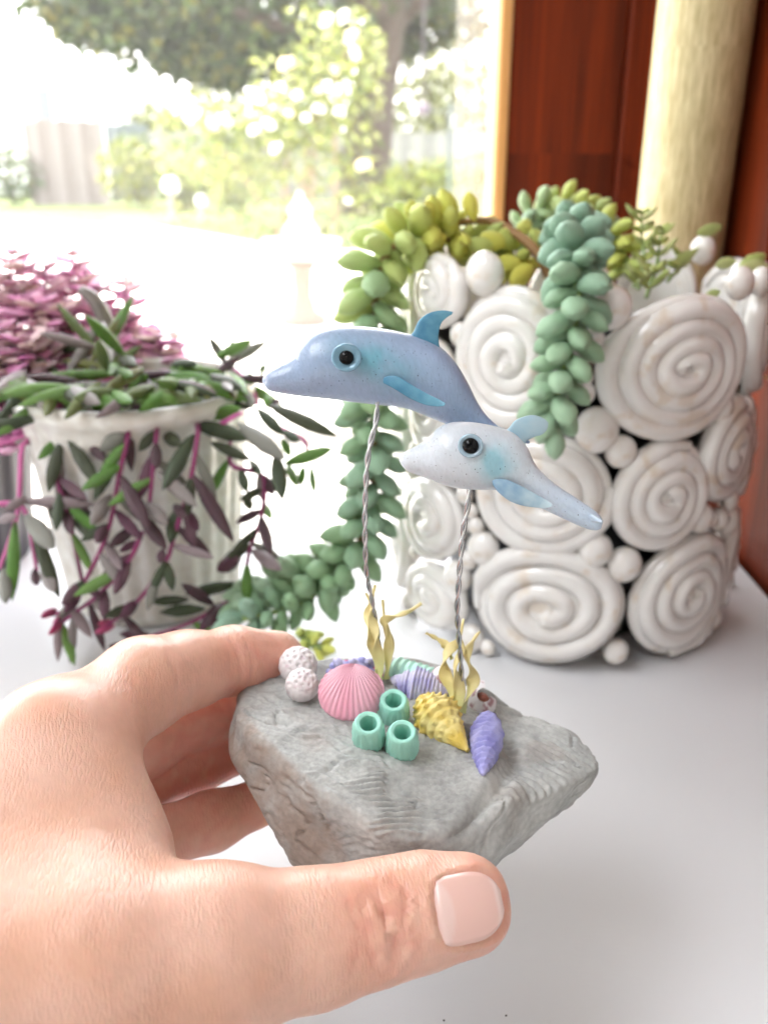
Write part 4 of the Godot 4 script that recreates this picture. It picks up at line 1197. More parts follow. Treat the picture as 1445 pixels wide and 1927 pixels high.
func build_stone_ornaments() -> void:
	var fine := noise_map(0.06, FastNoiseLite.TYPE_SIMPLEX_SMOOTH, 4, 91)
	var clay := func(c: Color, rough := 0.5) -> StandardMaterial3D:
		return mat(c, rough, {"bump": fine, "tri": 60.0, "deep": 0.01, "vertex": true})
	var up := Vector3.UP
	# pink scallop, leaning back
	var lip := on_stone(652, 1364) + up * 0.0010
	var dl := (lip - EYE).dot(ahead)
	var hinge := at(668, 1254, dl + 0.0075)
	var ax := (hinge - lip)
	var span := ax.length()
	ax /= span
	var sx := Vector3(1, 0.02, 0.1)
	sx = (sx - ax * sx.dot(ax)).normalized()
	var sn := sx.cross(ax)
	if sn.dot(ahead) > 0: sn = -sn
	var rings := []
	var segs := 170
	for r in 27:
		var rr := r / 22.0
		var ring := PackedVector3Array()
		for j in segs + 1:
			var ph := (float(j) / segs - 0.5) * 2.0
			var ang := ph * 1.50
			var q := minf(rr, 1.0)
			var rad := span * 1.02 * pow(cos(ang * 0.98), 0.62) * q
			var x := sin(ang) * rad * 0.95
			var y := cos(ang) * rad
			var cx := x / (span * 0.53)
			var cy := (y - span * 0.52) / (span * 0.56)
			var dome := sqrt(maxf(0.0, 1.0 - minf(1.0, cx * cx + cy * cy))) * 0.0044
			var rib := cos(ph * PI * 25.0)
			dome += (rib * 0.00022 + 0.00005 * sin(rr * 60.0)) * (0.25 + q) * (1.0 if rr <= 1.0 else 0.5)
			if rr > 1.0: dome -= (rr - 1.0) * 0.006
			ring.append(hinge - ax * y + sx * x + sn * dome)
		rings.append(ring)
	var b := Mb.new()
	b.loft(rings, false, false, false)
	b.paint(func(p: Vector3): return Color(0.76, 0.34, 0.44).lerp(Color(0.78, 0.48, 0.56), clampf((p - lip).dot(ax) / span + 0.2 * sin(p.x * 900), 0, 1)))
	put("scallop_shell", b, clay.call(Color(1, 1, 1), 0.45), "pink ribbed scallop shell leaning on the stone behind the mint tubes", "shell")
	# mint tubes: cups with ribbed outsides
	var tubes := [[740, 1352, 737, 1318, 28, "mint green tube at the back of the three, nearest the pink scallop's right side"], [694, 1396, 694, 1350, 29, "mint green tube left of the three, in front of the pink scallop"], [756, 1412, 751, 1370, 29, "mint green tube at the front of the three, lowest on the stone"]]
	for k in 3:
		var q = tubes[k]
		var f := on_stone(q[0], q[1])
		var dep := (f - EYE).dot(ahead)
		var r: float = q[4] / F * dep
		var top := at(q[2], q[3], dep - 0.0005)
		var y := (top - f).normalized()
		y = (up * 0.80 - ahead * 0.46).normalized()
		var hgt := 0.0082
		var bs := facing(y)
		var prof := [[0.80, -0.12, 0], [0.98, 0.0, 1], [1.06, 0.2, 1], [1.05, 0.5, 1], [0.97, 0.8, 1], [0.88, 0.95, 0.4], [0.78, 1.0, 0.1], [0.62, 0.985, 0], [0.54, 0.93, 0], [0.52, 0.6, 0], [0.48, 0.25, 0]]
		var smoothed := PackedVector3Array()
		for s in prof: smoothed.append(Vector3(s[0], s[1], s[2]))
		smoothed = smooth(smoothed, 4)
		rings = []
		var nn := noise(3.0, FastNoiseLite.TYPE_SIMPLEX, 3, 92 + k)
		for s in smoothed:
			var ring := PackedVector3Array()
			for j in 72:
				var a := TAU * j / 72
				var rr := r * s.x * (1.0 + s.z * (0.035 * sin(a * 19.0 + 1.5 * nn.get_noise_2d(a * 0.5, s.y)) + 0.05 * nn.get_noise_3d(cos(a), s.y, sin(a))) + 0.03 * nn.get_noise_3d(cos(a) * 0.5, 3, sin(a) * 0.5))
				ring.append(f + bs.x * cos(a) * rr + bs.z * sin(a) * rr + y * s.y * hgt)
			rings.append(ring)
		b = Mb.new()
		b.loft(rings)
		b.paint(func(_p): return Color(0.36, 0.72, 0.60))
		put("mint_tube", b, clay.call(Color(1, 1, 1), 0.5), q[5], "tube coral", "mint green tubes on the stone")
	# lying mint ridged shell behind
	b = spindle(at(738, 1258, 0.232), at(822, 1284, 0.226), func(t, a): return 0.0034 * (1.0 if t < 0.8 else 1.0 - (t - 0.8) * 1.2) * minf(1.0, t * 12.0 + 0.3) * (1.0 + 0.13 * (absf(fposmod(t * 7.0 + a * 0.05, 1.0) - 0.5) * 2.0 - 0.5)), 70, 28)
	b.paint(func(_p): return Color(0.46, 0.78, 0.66))
	put("ridged_mint_shell", b, clay.call(Color(1, 1, 1)), "mint green ridged shell lying at the back edge of the stone", "shell")
	# whelks
	var pa := on_stone(735, 1290) + up * 0.0020
	var pb := on_stone(842, 1312) + up * 0.0012
	b = spindle(pa, pb, func(t, a): return 0.0042 * whelk_profile(t) * (1.0 + 0.10 * sin(TAU * (t * 15.0) + a) * (1.0 - t * 0.4) + (0.14 * sin(t * 34.0) if t < 0.45 else 0.0)) + 0.0003, 110, 36)
	var lil := noise(220.0, FastNoiseLite.TYPE_SIMPLEX, 3, 95)
	b.paint(func(p): return Color(0.40, 0.37, 0.68).lerp(Color(0.66, 0.64, 0.80), clampf(0.5 + lil.get_noise_3dv(p) * 1.2, 0, 1)))
	put("whelk_shell", b, clay.call(Color(1, 1, 1)), "pale lilac spiral whelk shell lying behind the yellow knobbly shell", "shell")
	pa = on_stone(918, 1370) + up * 0.0022
	pb = on_stone(908, 1462) + up * 0.0006
	b = spindle(pa, pb, func(t, a): return 0.0032 * whelk_profile(t * 0.74 + 0.26) * (1.0 + 0.15 * sin(TAU * (t * 13.0) + a) + 0.06 * sin(a * 9.0 + t * 20.0)) + 0.0003, 100, 36)
	b.paint(func(p): return Color(0.26, 0.25, 0.56).lerp(Color(0.52, 0.50, 0.76), clampf(0.4 + lil.get_noise_3dv(p * 0.6) * 0.8, 0, 1)))
	put("whelk_shell", b, clay.call(Color(1, 1, 1)), "darker violet spiral whelk shell pointing down at the stone's right slope", "shell")
	# yellow knobbly shell
	pa = on_stone(790, 1335) + up * 0.0032
	pb = on_stone(880, 1418) + up * 0.0008
	b = spindle(pa, pb, func(t, a): return 0.0052 * (pow(t / 0.38, 0.55) * 0.95 + 0.05 if t < 0.38 else maxf(0.05, 1.0 - pow((t - 0.38) / 0.62, 1.15))) * (1.0 + (0.22 * maxf(0.0, cos(TAU * t * 9.0)) * maxf(0.0, cos(a * 12.0 + t * 14.0)) + 0.05 * cos(TAU * t * 9.5)) * clampf(1.4 - t * 0.9, 0.5, 1)) + 0.0003, 120, 72)
	b.paint(func(p): return Color(0.72, 0.52, 0.10).lerp(Color(0.80, 0.68, 0.28), clampf(0.5 + lil.get_noise_3dv(p * 0.6), 0, 1)))
	put("knobbly_shell", b, clay.call(Color(1, 1, 1), 0.38), "yellow cone shell covered in knobs at the front of the seaweed", "shell")
	# white pitted balls
	for q in [[561, 1252, 36, 0.2255, "larger white pitted ball at the stone's back left, behind the other"], [569, 1289, 32, 0.2165, "smaller white pitted ball in front of the other, left of the scallop"]]:
		var c := at(q[0], q[1], q[3])
		var r: float = q[2] / F * q[3]
		var ring_s := []
		var tilt := Basis.from_euler(Vector3(0.35, 0.2, -0.1))
		for k in 65:
			var ph := PI * clampf(k / 64.0, 0.008, 0.992)
			var ring := PackedVector3Array()
			for j in 96:
				var a := TAU * j / 96
				var n := Vector3(cos(a) * sin(ph), cos(ph), sin(a) * sin(ph))
				var dent := 0.0
				for row in 3:
					var lat: float = [0.3, 0.68, 1.05][row]
					var cnt: int = [5, 9, 13][row]
					var da := wrapf(a + row * 0.3, 0, TAU) / TAU * cnt
					var off := (da - roundf(da)) * TAU / cnt * sin(lat)
					dent += (0.16 if row < 2 else 0.08) * exp(-(off * off + pow(ph - lat, 2)) / 0.0085)
				var ribs := 0.018 * cos(a * 16.0) * smoothstep(0.95, 1.3, ph) * smoothstep(2.6, 1.9, ph)
				ring.append(c + tilt * n * r * (1.0 - dent + ribs))
			ring_s.append(ring)
		b = Mb.new()
		b.loft(ring_s)
		b.paint(func(p): return Color(0.78, 0.73, 0.74).lerp(Color(0.66, 0.50, 0.55), clampf(lil.get_noise_3dv(p * 1.7) * 2.0 - 0.6, 0, 1)))
		put("pitted_ball", b, clay.call(Color(1, 1, 1), 0.4), q[4], "ball", "white pitted balls on the stone")
	# nubbly lilac and magenta coral behind the scallop
	var coral := base("nubbly_coral", at(655, 1262, 0.229), "lilac and magenta nubbly coral strip peeking out behind the scallop", "coral")
	var cm := [clay.call(lin(0.34, 0.34, 0.66)), clay.call(lin(0.60, 0.07, 0.24)), clay.call(lin(0.52, 0.50, 0.76))]
	for k in 26:
		var t := k / 26.0
		var p := at(lerpf(620, 716, t) + rnd(-4, 4), 1259 - sin(t * PI) * 12 + rnd(-6, 6) + (8 if t > 0.8 else 0), 0.229 + rnd(-0.002, 0.002))
		var nb := Mb.new()
		nb.ball(Vector3.ZERO, Vector3(0.0013, 0.0010, 0.0012) * rnd(0.8, 1.3), Basis.from_euler(Vector3(rnd(0, 3), rnd(0, 3), 0)), 9, 7)
		nb.paint(func(_p): return Color(1, 1, 1))
		place("nub", nb.mesh(), cm[1 if (k % 6 == 3 or k > 22) else (k % 2) * 2], coral, Transform3D(Basis(), p - coral.position))
	# small white shells with brown insides
	for q in [[[832, 1292, 0.0034], "small white shell with brown inside between whelk and seaweed"], [[902, 1332, 0.0050], "broken white shell with reddish brown inside, right of the seaweed"]]:
		var f := on_stone(q[0][0], q[0][1]) + up * 0.0022 - ahead * 0.001
		var r: float = q[0][2]
		var s := base("broken_shell", f, q[1], "shell")
		var turn := Basis.from_euler(Vector3(0.5, -0.7, -0.5))
		rings = []
		for k in 16:
			var t := k / 15.0
			var ring := PackedVector3Array()
			for j in 33:
				var a := TAU * 0.78 * j / 32.0 - 0.6
				var rr := r * sin(PI * (0.1 + 0.78 * t)) * (0.8 + 0.28 * j / 32.0)
				ring.append(turn * Vector3(cos(a) * rr, (t - 0.5) * r * 2.0, sin(a) * rr))
			rings.append(ring)
		b = Mb.new()
		b.loft(rings, false, false, false)
		b.paint(func(p): return Color(0.78, 0.74, 0.76).lerp(Color(0.42, 0.22, 0.24), smoothstep(0.25, 0.4, lil.get_noise_3dv(p * 1.1 + f))))
		place("shell_wall", b.mesh(), clay.call(Color(1, 1, 1), 0.4), s)
		var core := spindle(turn * Vector3(0, -r * 0.8, 0), turn * Vector3(0, r * 0.75, 0), func(t, a): return r * 0.4 * sin(PI * (0.08 + 0.84 * t)) * (1.0 + 0.15 * sin(t * 18.0 + a)), 24, 20)
		core.paint(func(_p): return Color(0.42, 0.15, 0.11))
		place("shell_inside", core.mesh(), clay.call(Color(1, 1, 1), 0.4), s)
	# seaweed
	var weed := func(fronds: Array, foot: Vector3, label: String) -> void:
		var o := base("seaweed", foot, label, "seaweed", "seaweed on the stone")
		var wm := mat(Color(1, 1, 1), 0.45, {"vertex": true, "back": Color(0.35, 0.35, 0.3)})
		for fr in fronds:
			var pts := smooth(line(fr[0]), 14)
			var rr := []
			var n := pts.size()
			var side := Vector3.ZERO
			for k in n:
				var t := float(k) / (n - 1)
				var d := (pts[mini(k + 1, n - 1)] - pts[maxi(k - 1, 0)]).normalized()
				if side == Vector3.ZERO: side = (Vector3.RIGHT - d * d.x).normalized()
				side = (side - d * side.dot(d)).normalized()
				var s := side.rotated(d, fr[2] * 1.25 * t * TAU + fr[3])
				var o2 := d.cross(s)
				var w: float = fr[1] * 0.72 * (0.65 + 0.5 * sin(PI * minf(1.0, t * 1.1 + 0.1))) * (1.0 - pow(t, 4.0) * 0.85)
				var ring := PackedVector3Array()
				for j in 14:
					var a := TAU * j / 14
					ring.append(pts[k] + s * cos(a) * w + o2 * sin(a) * 0.00042 + o2 * 0.00018 * sin(t * 18.0) * cos(a))
				rr.append(ring)
			var wb := Mb.new()
			wb.loft(rr)
			var y0 := pts[0].y
			var y1 := pts[n - 1].y
			wb.paint(func(p): return Color(0.66, 0.73, 0.30).lerp(Color(0.76, 0.64, 0.30), clampf((p.y - y0) / (y1 - y0) * 2.2 + 0.1, 0, 1)))
			wb.shift(foot)
			place("frond", wb.mesh(), wm, o)
	var f1 := on_stone(722, 1278)
	var d1 := (f1 - EYE).dot(ahead) - 0.0022
	weed.call([
		[[[712, 1280, d1], [706, 1240, d1], [700, 1200, d1 - 0.001], [690, 1165, d1], [696, 1135, d1], [688, 1115, d1]], 0.0021, 1.1, 0.3],
		[[[716, 1280, d1 - 0.001], [712, 1235, d1 - 0.002], [706, 1195, d1 - 0.002], [699, 1160, d1 - 0.001], [700, 1130, d1], [706, 1100, d1]], 0.0019, 1.3, 1.2],
		[[[728, 1278, d1], [730, 1240, d1], [732, 1200, d1 + 0.001], [722, 1170, d1], [742, 1160, d1 - 0.001], [770, 1150, d1 - 0.002], [793, 1135, d1 - 0.002]], 0.0018, 1.2, 0.8],
		[[[726, 1278, d1 + 0.001], [734, 1220, d1 + 0.001], [724, 1170, d1 + 0.001], [720, 1128, d1 + 0.001]], 0.0013, 0.6, 0.4],
	], f1, "yellow green twisted seaweed fronds round the left wire behind the scallop")
	var f2 := on_stone(858, 1345)
	var d2 := (f2 - EYE).dot(ahead) - 0.0022
	weed.call([
		[[[852, 1345, d2], [848, 1300, d2], [836, 1262, d2], [840, 1230, d2], [858, 1210, d2], [866, 1190, d2], [872, 1165, d2]], 0.0020, 1.2, 0.5],
		[[[858, 1345, d2 - 0.001], [864, 1300, d2 - 0.001], [856, 1255, d2 - 0.002], [870, 1220, d2 - 0.001], [862, 1195, d2]], 0.0019, 0.8, 1.6],
		[[[868, 1340, d2], [884, 1300, d2], [890, 1270, d2], [878, 1235, d2], [890, 1205, d2 - 0.001], [903, 1188, d2 - 0.001]], 0.0021, 1.1, 0.2],
		[[[850, 1240, d2 + 0.001], [838, 1214, d2 + 0.001], [822, 1202, d2 + 0.001], [801, 1191, d2]], 0.0014, 0.8, 0.9],
	], f2, "yellow green twisted seaweed fronds round the right wire beside the yellow shell")

# ---------------------------------------------------------------- dolphins
# a body lofted through its upper and lower edges, given as places in the plane at distance d
func body(edges: Array, d: Callable, fat: float, seg := 40, n := 8) -> Mb:
	var hi := PackedVector3Array()
	var lo := PackedVector3Array()
	for k in edges.size():
		var q = edges[k]
		var t := float(k) / (edges.size() - 1)
		hi.append(at(q[0], q[1], d.call(t)))
		lo.append(at(q[2], q[3], d.call(t)))
	hi = smooth(hi, n)
	lo = smooth(lo, n)
	var rings := []
	for k in hi.size():
		var c := (hi[k] + lo[k]) / 2.0
		var u := (hi[k] - lo[k]) / 2.0
		var c2 := (hi[mini(k + 1, hi.size() - 1)] + lo[mini(k + 1, hi.size() - 1)]) / 2.0
		var c1 := (hi[maxi(k - 1, 0)] + lo[maxi(k - 1, 0)]) / 2.0
		var w := (c2 - c1).cross(u).normalized() * u.length() * fat
		var ring := PackedVector3Array()
		for j in seg:
			var a := TAU * j / seg
			ring.append(c + u * cos(a) + w * sin(a))
		rings.append(ring)
	var m := Mb.new()
	m.loft(rings)
	return m

func dolphin(called_label: String, edges: Array, depth: Callable, base_hue: Callable, fins: Array, eye: Array, fluke: Array, wire: Array) -> void:
	var c := at(edges[edges.size() / 2][0], edges[edges.size() / 2][3], depth.call(0.5))
	var o := base("dolphin", c, called_label, "dolphin", "dolphins on wires above the stone")
	var flecks := Image.create(1024, 1024, false, Image.FORMAT_RGB8)
	flecks.fill(Color(1, 1, 1))
	var r2 := RandomNumberGenerator.new()
	r2.seed = 7
	for k in 330:
		var x := r2.randi_range(4, 1015)
		var y := r2.randi_range(4, 1015)
		var dark := r2.randf_range(0.05, 0.5)
		var w := r2.randi_range(2, 6)
		var h := r2.randi_range(2, 6)
		for i in w:
			for j in h:
				if Vector2(i - w / 2.0 + 0.5, j - h / 2.0 + 0.5).length() < maxf(w, h) * 0.5 and r2.randf() < 0.9:
					flecks.set_pixel(x + i, y + j, Color(dark, dark * 0.95, dark))
	var map := ImageTexture.create_from_image(flecks)
	var grain := noise_map(0.12, FastNoiseLite.TYPE_SIMPLEX, 4, 101)
	var skin := mat(Color(1, 1, 1), 0.36, {"vertex": true, "map": map, "tri": 22.0, "bump": grain, "deep": 0.006, "coat": 0.5, "coat_rough": 0.22, "sss": 0.04})
	var pearl := mat(Color(1, 1, 1), 0.36, {"vertex": true, "metal": 0.2, "bump": noise_map(0.25, FastNoiseLite.TYPE_SIMPLEX, 3, 102), "tri": 55.0, "deep": 0.012, "coat": 0.3, "coat_rough": 0.25})
	var b := body(edges, depth, 0.86, 56, 10)
	b.paint(base_hue)
	b.shift(c)
	place("body", b.mesh(), skin, o)
	for f in fins:
		var fb := body(f[1], f[2], f[3], 28, 8)
		var h0: Color = f[4]
		var h1: Color = f[5]
		var a0 := at(f[1][0][0], f[1][0][1], f[2].call(0.0))
		var a1 := at(f[1][-1][0], f[1][-1][1], f[2].call(1.0))
		var nn := noise(260.0, FastNoiseLite.TYPE_SIMPLEX, 3, 103)
		fb.paint(func(p: Vector3): return h0.lerp(h1, clampf((p - a0).dot(a1 - a0) / (a1 - a0).length_squared() + nn.get_noise_3dv(p) * 0.5, 0, 1)))
		fb.shift(c)
		place(f[0], fb.mesh(), pearl, o)
	# flukes, lying level at the tail's end
	for s in [-1.0, 1.0]:
		var root := at(fluke[0], fluke[1], depth.call(1.0))
		var back := at(fluke[2], fluke[3], depth.call(1.0)) - root
		var outw: Vector3 = ahead * s
		var rings := []
		for k in 9:
			var t := k / 8.0
			var mid: Vector3 = root + outw * fluke[4] * t + back * (0.25 + 0.55 * t * t)
			var hw := back * (0.45 * (1.0 - t * t) + 0.04)
			var thick: Vector3 = back.cross(outw).normalized() * fluke[5] * (1.0 - t * 0.7)
			var ring := PackedVector3Array()
			for j in 16:
				var a := TAU * j / 16
				ring.append(mid + hw * cos(a) + thick * sin(a))
			rings.append(ring)
		var kb := Mb.new()
		kb.loft(rings)
		var hue: Color = base_hue.call(root)
		kb.paint(func(_p): return hue)
		kb.shift(c)
		place("tail_fluke", kb.mesh(), skin, o)
	# eye: raised ring and glossy black bead
	var ec := at(eye[0], eye[1], eye[2])
	var px: float = eye[2] / F
	var look := (EYE - ec).normalized()
	look = (look + Vector3(-0.10, 0.06, 0)).normalized()
	var eb := facing(look)
	var rings := []
	for q in [[0.98, -0.25], [1.0, 0.0], [0.97, 0.09], [0.88, 0.13], [0.76, 0.10], [0.6, 0.02], [0.3, -0.02], [0.03, -0.02]]:
		var ring := PackedVector3Array()
		for j in 40:
			ring.append(ec + eb.x * cos(TAU * j / 40) * q[0] * eye[3] * px + eb.z * sin(TAU * j / 40) * q[0] * eye[3] * px * 1.06 + look * q[1] * eye[3] * px)
		rings.append(ring)
	b = Mb.new()
	b.loft(rings)
	b.shift(c)
	var ring_o := place("eye", b.mesh(), mat(eye[5], 0.25, {"coat": 0.8, "coat_rough": 0.08, "metal": 0.2}), o)
	b = Mb.new()
	b.ball(ec + look * 0.05 * eye[4] * px, Vector3(1, 0.75, 1.05) * eye[4] * px, eb, 28, 20)
	b.shift(c)
	place("pupil", b.mesh(), mat(lin(0.004, 0.004, 0.005), 0.04, {"spec": 0.3}), ring_o)
	# two twisted wires down to the stone
	var wm := mat(lin(0.52, 0.52, 0.54), 0.22, {"metal": 1.0})
	var core := smooth(line(wire), 40)
	for s in 2:
		var path := PackedVector3Array()
		var run := 0.0
		for k in core.size():
			if k > 0: run += core[k].distance_to(core[k - 1])
			var d := (core[mini(k + 1, core.size() - 1)] - core[maxi(k - 1, 0)]).normalized()
			var x := d.cross(ahead).normalized()
			var y := d.cross(x)
			var a := run / 0.0098 * TAU + s * PI
			path.append(core[k] + (x * cos(a) + y * sin(a)) * 0.00034 - c)
		var wb := Mb.new()
		wb.tube(path, [0.00036], 9)
		place("wire", wb.mesh(), wm, o)

func build_dolphins() -> void:
	var big := [[496, 712, 496, 717], [499, 706, 499, 727], [508, 699, 507, 735], [524, 690, 522, 739], [540, 681, 540, 742], [552, 669, 555, 744], [563, 652, 571, 746], [586, 630, 590, 748], [625, 617, 620, 751], [675, 615, 668, 757], [730, 621, 715, 762], [785, 634, 765, 769], [825, 652, 803, 783], [856, 683, 832, 795], [880, 722, 852, 803], [897, 756, 873, 809], [915, 782, 896, 817], [938, 803, 924, 827], [958, 820, 950, 839]]
	var dig := func(t: float) -> float: return 0.2 + 0.004 * t
	var c_eye := at(690, 690, 0.196)
	var c_pat := at(705, 680, 0.194)
	var along := (at(780, 715, 0.194) - at(660, 665, 0.194)).normalized()
	var fin_top := at(640, 616, 0.2)
	var mott := noise(160.0, FastNoiseLite.TYPE_SIMPLEX, 3, 111)
	var spark := noise(1100.0, FastNoiseLite.TYPE_SIMPLEX, 2, 112)
	var hue_big := func(p: Vector3) -> Color:
		var c := Color(0.29, 0.38, 0.54)
		var q := p - c_pat
		var a := q.dot(along)
		var h := (q - along * a)
		h -= ahead * h.dot(ahead)
		var g := exp(-pow(a / 0.0080, 2.0) - pow((h.length()) / 0.0036, 2.0)) * clampf(1.0 + mott.get_noise_3dv(p) * 0.8, 0, 1.3)
		c = c.lerp(Color(0.14, 0.38, 0.48), clampf(g * 0.95, 0, 0.9))
		var tail_ := smoothstep(at(800, 700, 0.2).x, at(930, 800, 0.2).x, p.x)
		c = c.lerp(Color(0.25, 0.37, 0.56), tail_ * 0.7)
		return c * (1.0 + spark.get_noise_3dv(p) * 0.12)
	var dark := Color(0.035, 0.17, 0.29)
	var fin_tip := Color(0.12, 0.32, 0.43)  # blue of the fin towards its tip
	dolphin("larger periwinkle blue speckled dolphin, upper one, on the left wire", big, dig, hue_big, [
		["dorsal_fin", [[772, 632, 832, 666], [779, 622, 827, 652], [786, 606, 825, 634], [797, 595, 827, 619], [813, 587, 832, 606], [834, 584, 843, 596], [852, 587, 850, 592]], func(_t): return 0.2, 0.16, dark, fin_tip],
		["pectoral_fin", [[722, 711, 721, 721], [733, 707, 733, 727], [750, 709, 750, 737], [776, 725, 773, 751], [804, 741, 800, 762], [826, 752, 822, 765], [838, 759, 835, 764]], func(t): return 0.1945 - 0.004 * t, 0.18, dark, fin_tip],
	], [652, 673, 0.1926, 27.0, 13.5, lin(0.17, 0.33, 0.45)], [936, 812, 990, 846, 0.011, 0.0012],
	[[710, 745, 0.2005], [708, 790, 0.201], [694, 850, 0.203], [688, 920, 0.206], [687, 1000, 0.210], [690, 1080, 0.216], [702, 1140, 0.2225], [712, 1200, 0.2275], [716, 1250, 0.230]])
	var small := [[753, 862, 754, 868], [757, 854, 757, 877], [768, 847, 766, 886], [782, 840, 780, 892], [797, 831, 797, 898], [810, 820, 813, 904], [824, 806, 828, 910], [845, 796, 846, 916], [880, 794, 872, 920], [925, 801, 903, 922], [965, 815, 932, 922], [990, 840, 952, 926], [1003, 867, 975, 935], [1020, 890, 1000, 948], [1050, 915, 1032, 963], [1085, 938, 1070, 981], [1113, 957, 1103, 995], [1128, 970, 1121, 998], [1134, 981, 1130, 995]]
	var dis := func(t: float) -> float: return 0.193 - 0.004 * t
	var c2 := at(930, 872, 0.187)
	var tip := at(1125, 985, 0.189)
	var hue_small := func(p: Vector3) -> Color:
		var c := Color(0.58, 0.62, 0.68)
		var q := p - c2
		q -= ahead * q.dot(ahead)
		c = c.lerp(Color(0.24, 0.50, 0.60), clampf(exp(-q.length_squared() / pow(0.0036, 2.0)) * (1.0 + mott.get_noise_3dv(p) * 0.8), 0, 0.85))
		c = c.lerp(Color(0.42, 0.55, 0.70), smoothstep(0.024, 0.004, p.distance_to(tip)) * 0.7)
		return c * (1.0 + spark.get_noise_3dv(p) * 0.08)
	var d2 := Color(0.15, 0.28, 0.42)
	var l2 := Color(0.40, 0.52, 0.58)
	dolphin("smaller pale lilac speckled dolphin, lower one, on the right wire", small, dis, hue_small, [
		["dorsal_fin", [[950, 812, 990, 838], [958, 804, 988, 834], [968, 792, 994, 828], [985, 784, 1006, 822], [1004, 781, 1019, 818], [1022, 787, 1028, 810], [1031, 795, 1031, 801]], func(_t): return 0.1915, 0.2, Color(0.30, 0.46, 0.56), l2],
		["pectoral_fin", [[926, 903, 927, 913], [938, 901, 938, 927], [958, 904, 957, 942], [985, 917, 980, 951], [1010, 931, 1005, 955], [1028, 941, 1024, 956], [1039, 949, 1036, 954]], func(t): return 0.187 - 0.004 * t, 0.18, d2, l2],
	], [885, 839, 0.1845, 23.0, 15.0, lin(0.33, 0.45, 0.55)], [1108, 971, 1124, 984, 0.005, 0.0009],
	[[883, 912, 0.192], [880, 950, 0.193], [870, 1010, 0.196], [864, 1080, 0.199], [860, 1150, 0.2035], [864, 1210, 0.2085], [868, 1270, 0.213], [868, 1310, 0.2155]])

# ---------------------------------------------------------------- the hand: one skin drawn round its bones
var ba := PackedVector3Array()
var bd := PackedVector3Array()
var bl := PackedFloat32Array()
var br0 := PackedFloat32Array()
var br1 := PackedFloat32Array()
var bg := PackedInt32Array()

func bone(g: int, a: Array, b: Array) -> void:
	var p := at(a[0], a[1], a[2])
	var q := at(b[0], b[1], b[2])
	ba.append(p)
	bd.append(q - p)
	bl.append(1.0 / maxf((q - p).length_squared(), 1e-9))
	br0.append(a[3])
	br1.append(b[3])
	bg.append(g)

func chain(g: int, joints: Array) -> void:
	for k in joints.size() - 1: bone(g, joints[k], joints[k + 1])

func hand_field(p: Vector3) -> float:
	var f := [1.0, 1.0, 1.0, 1.0, 1.0, 1.0]
	for k in ba.size():
		var w := p - ba[k]
		var t := clampf(w.dot(bd[k]) * bl[k], 0.0, 1.0)
		var d := (w - bd[k] * t).length() - lerpf(br0[k], br1[k], t)
		var g := bg[k]
		var kk := 0.014 if g == 0 else 0.004
		var o: float = f[g]
		var h := maxf(kk - absf(o - d), 0.0) / kk
		f[g] = minf(o, d) - h * h * kk * 0.25
	var r: float = f[0]
	var d1: float = f[1]
	var h1 := maxf(0.013 - absf(r - d1), 0.0) / 0.013
	r = minf(r, d1) - h1 * h1 * 0.013 * 0.25
	var out := r
	for g in range(2, 6):
		var d: float = f[g]
		var h := maxf(0.007 - absf(r - d), 0.0) / 0.007
		out = minf(out, minf(r, d) - h * h * 0.007 * 0.25)
	return out

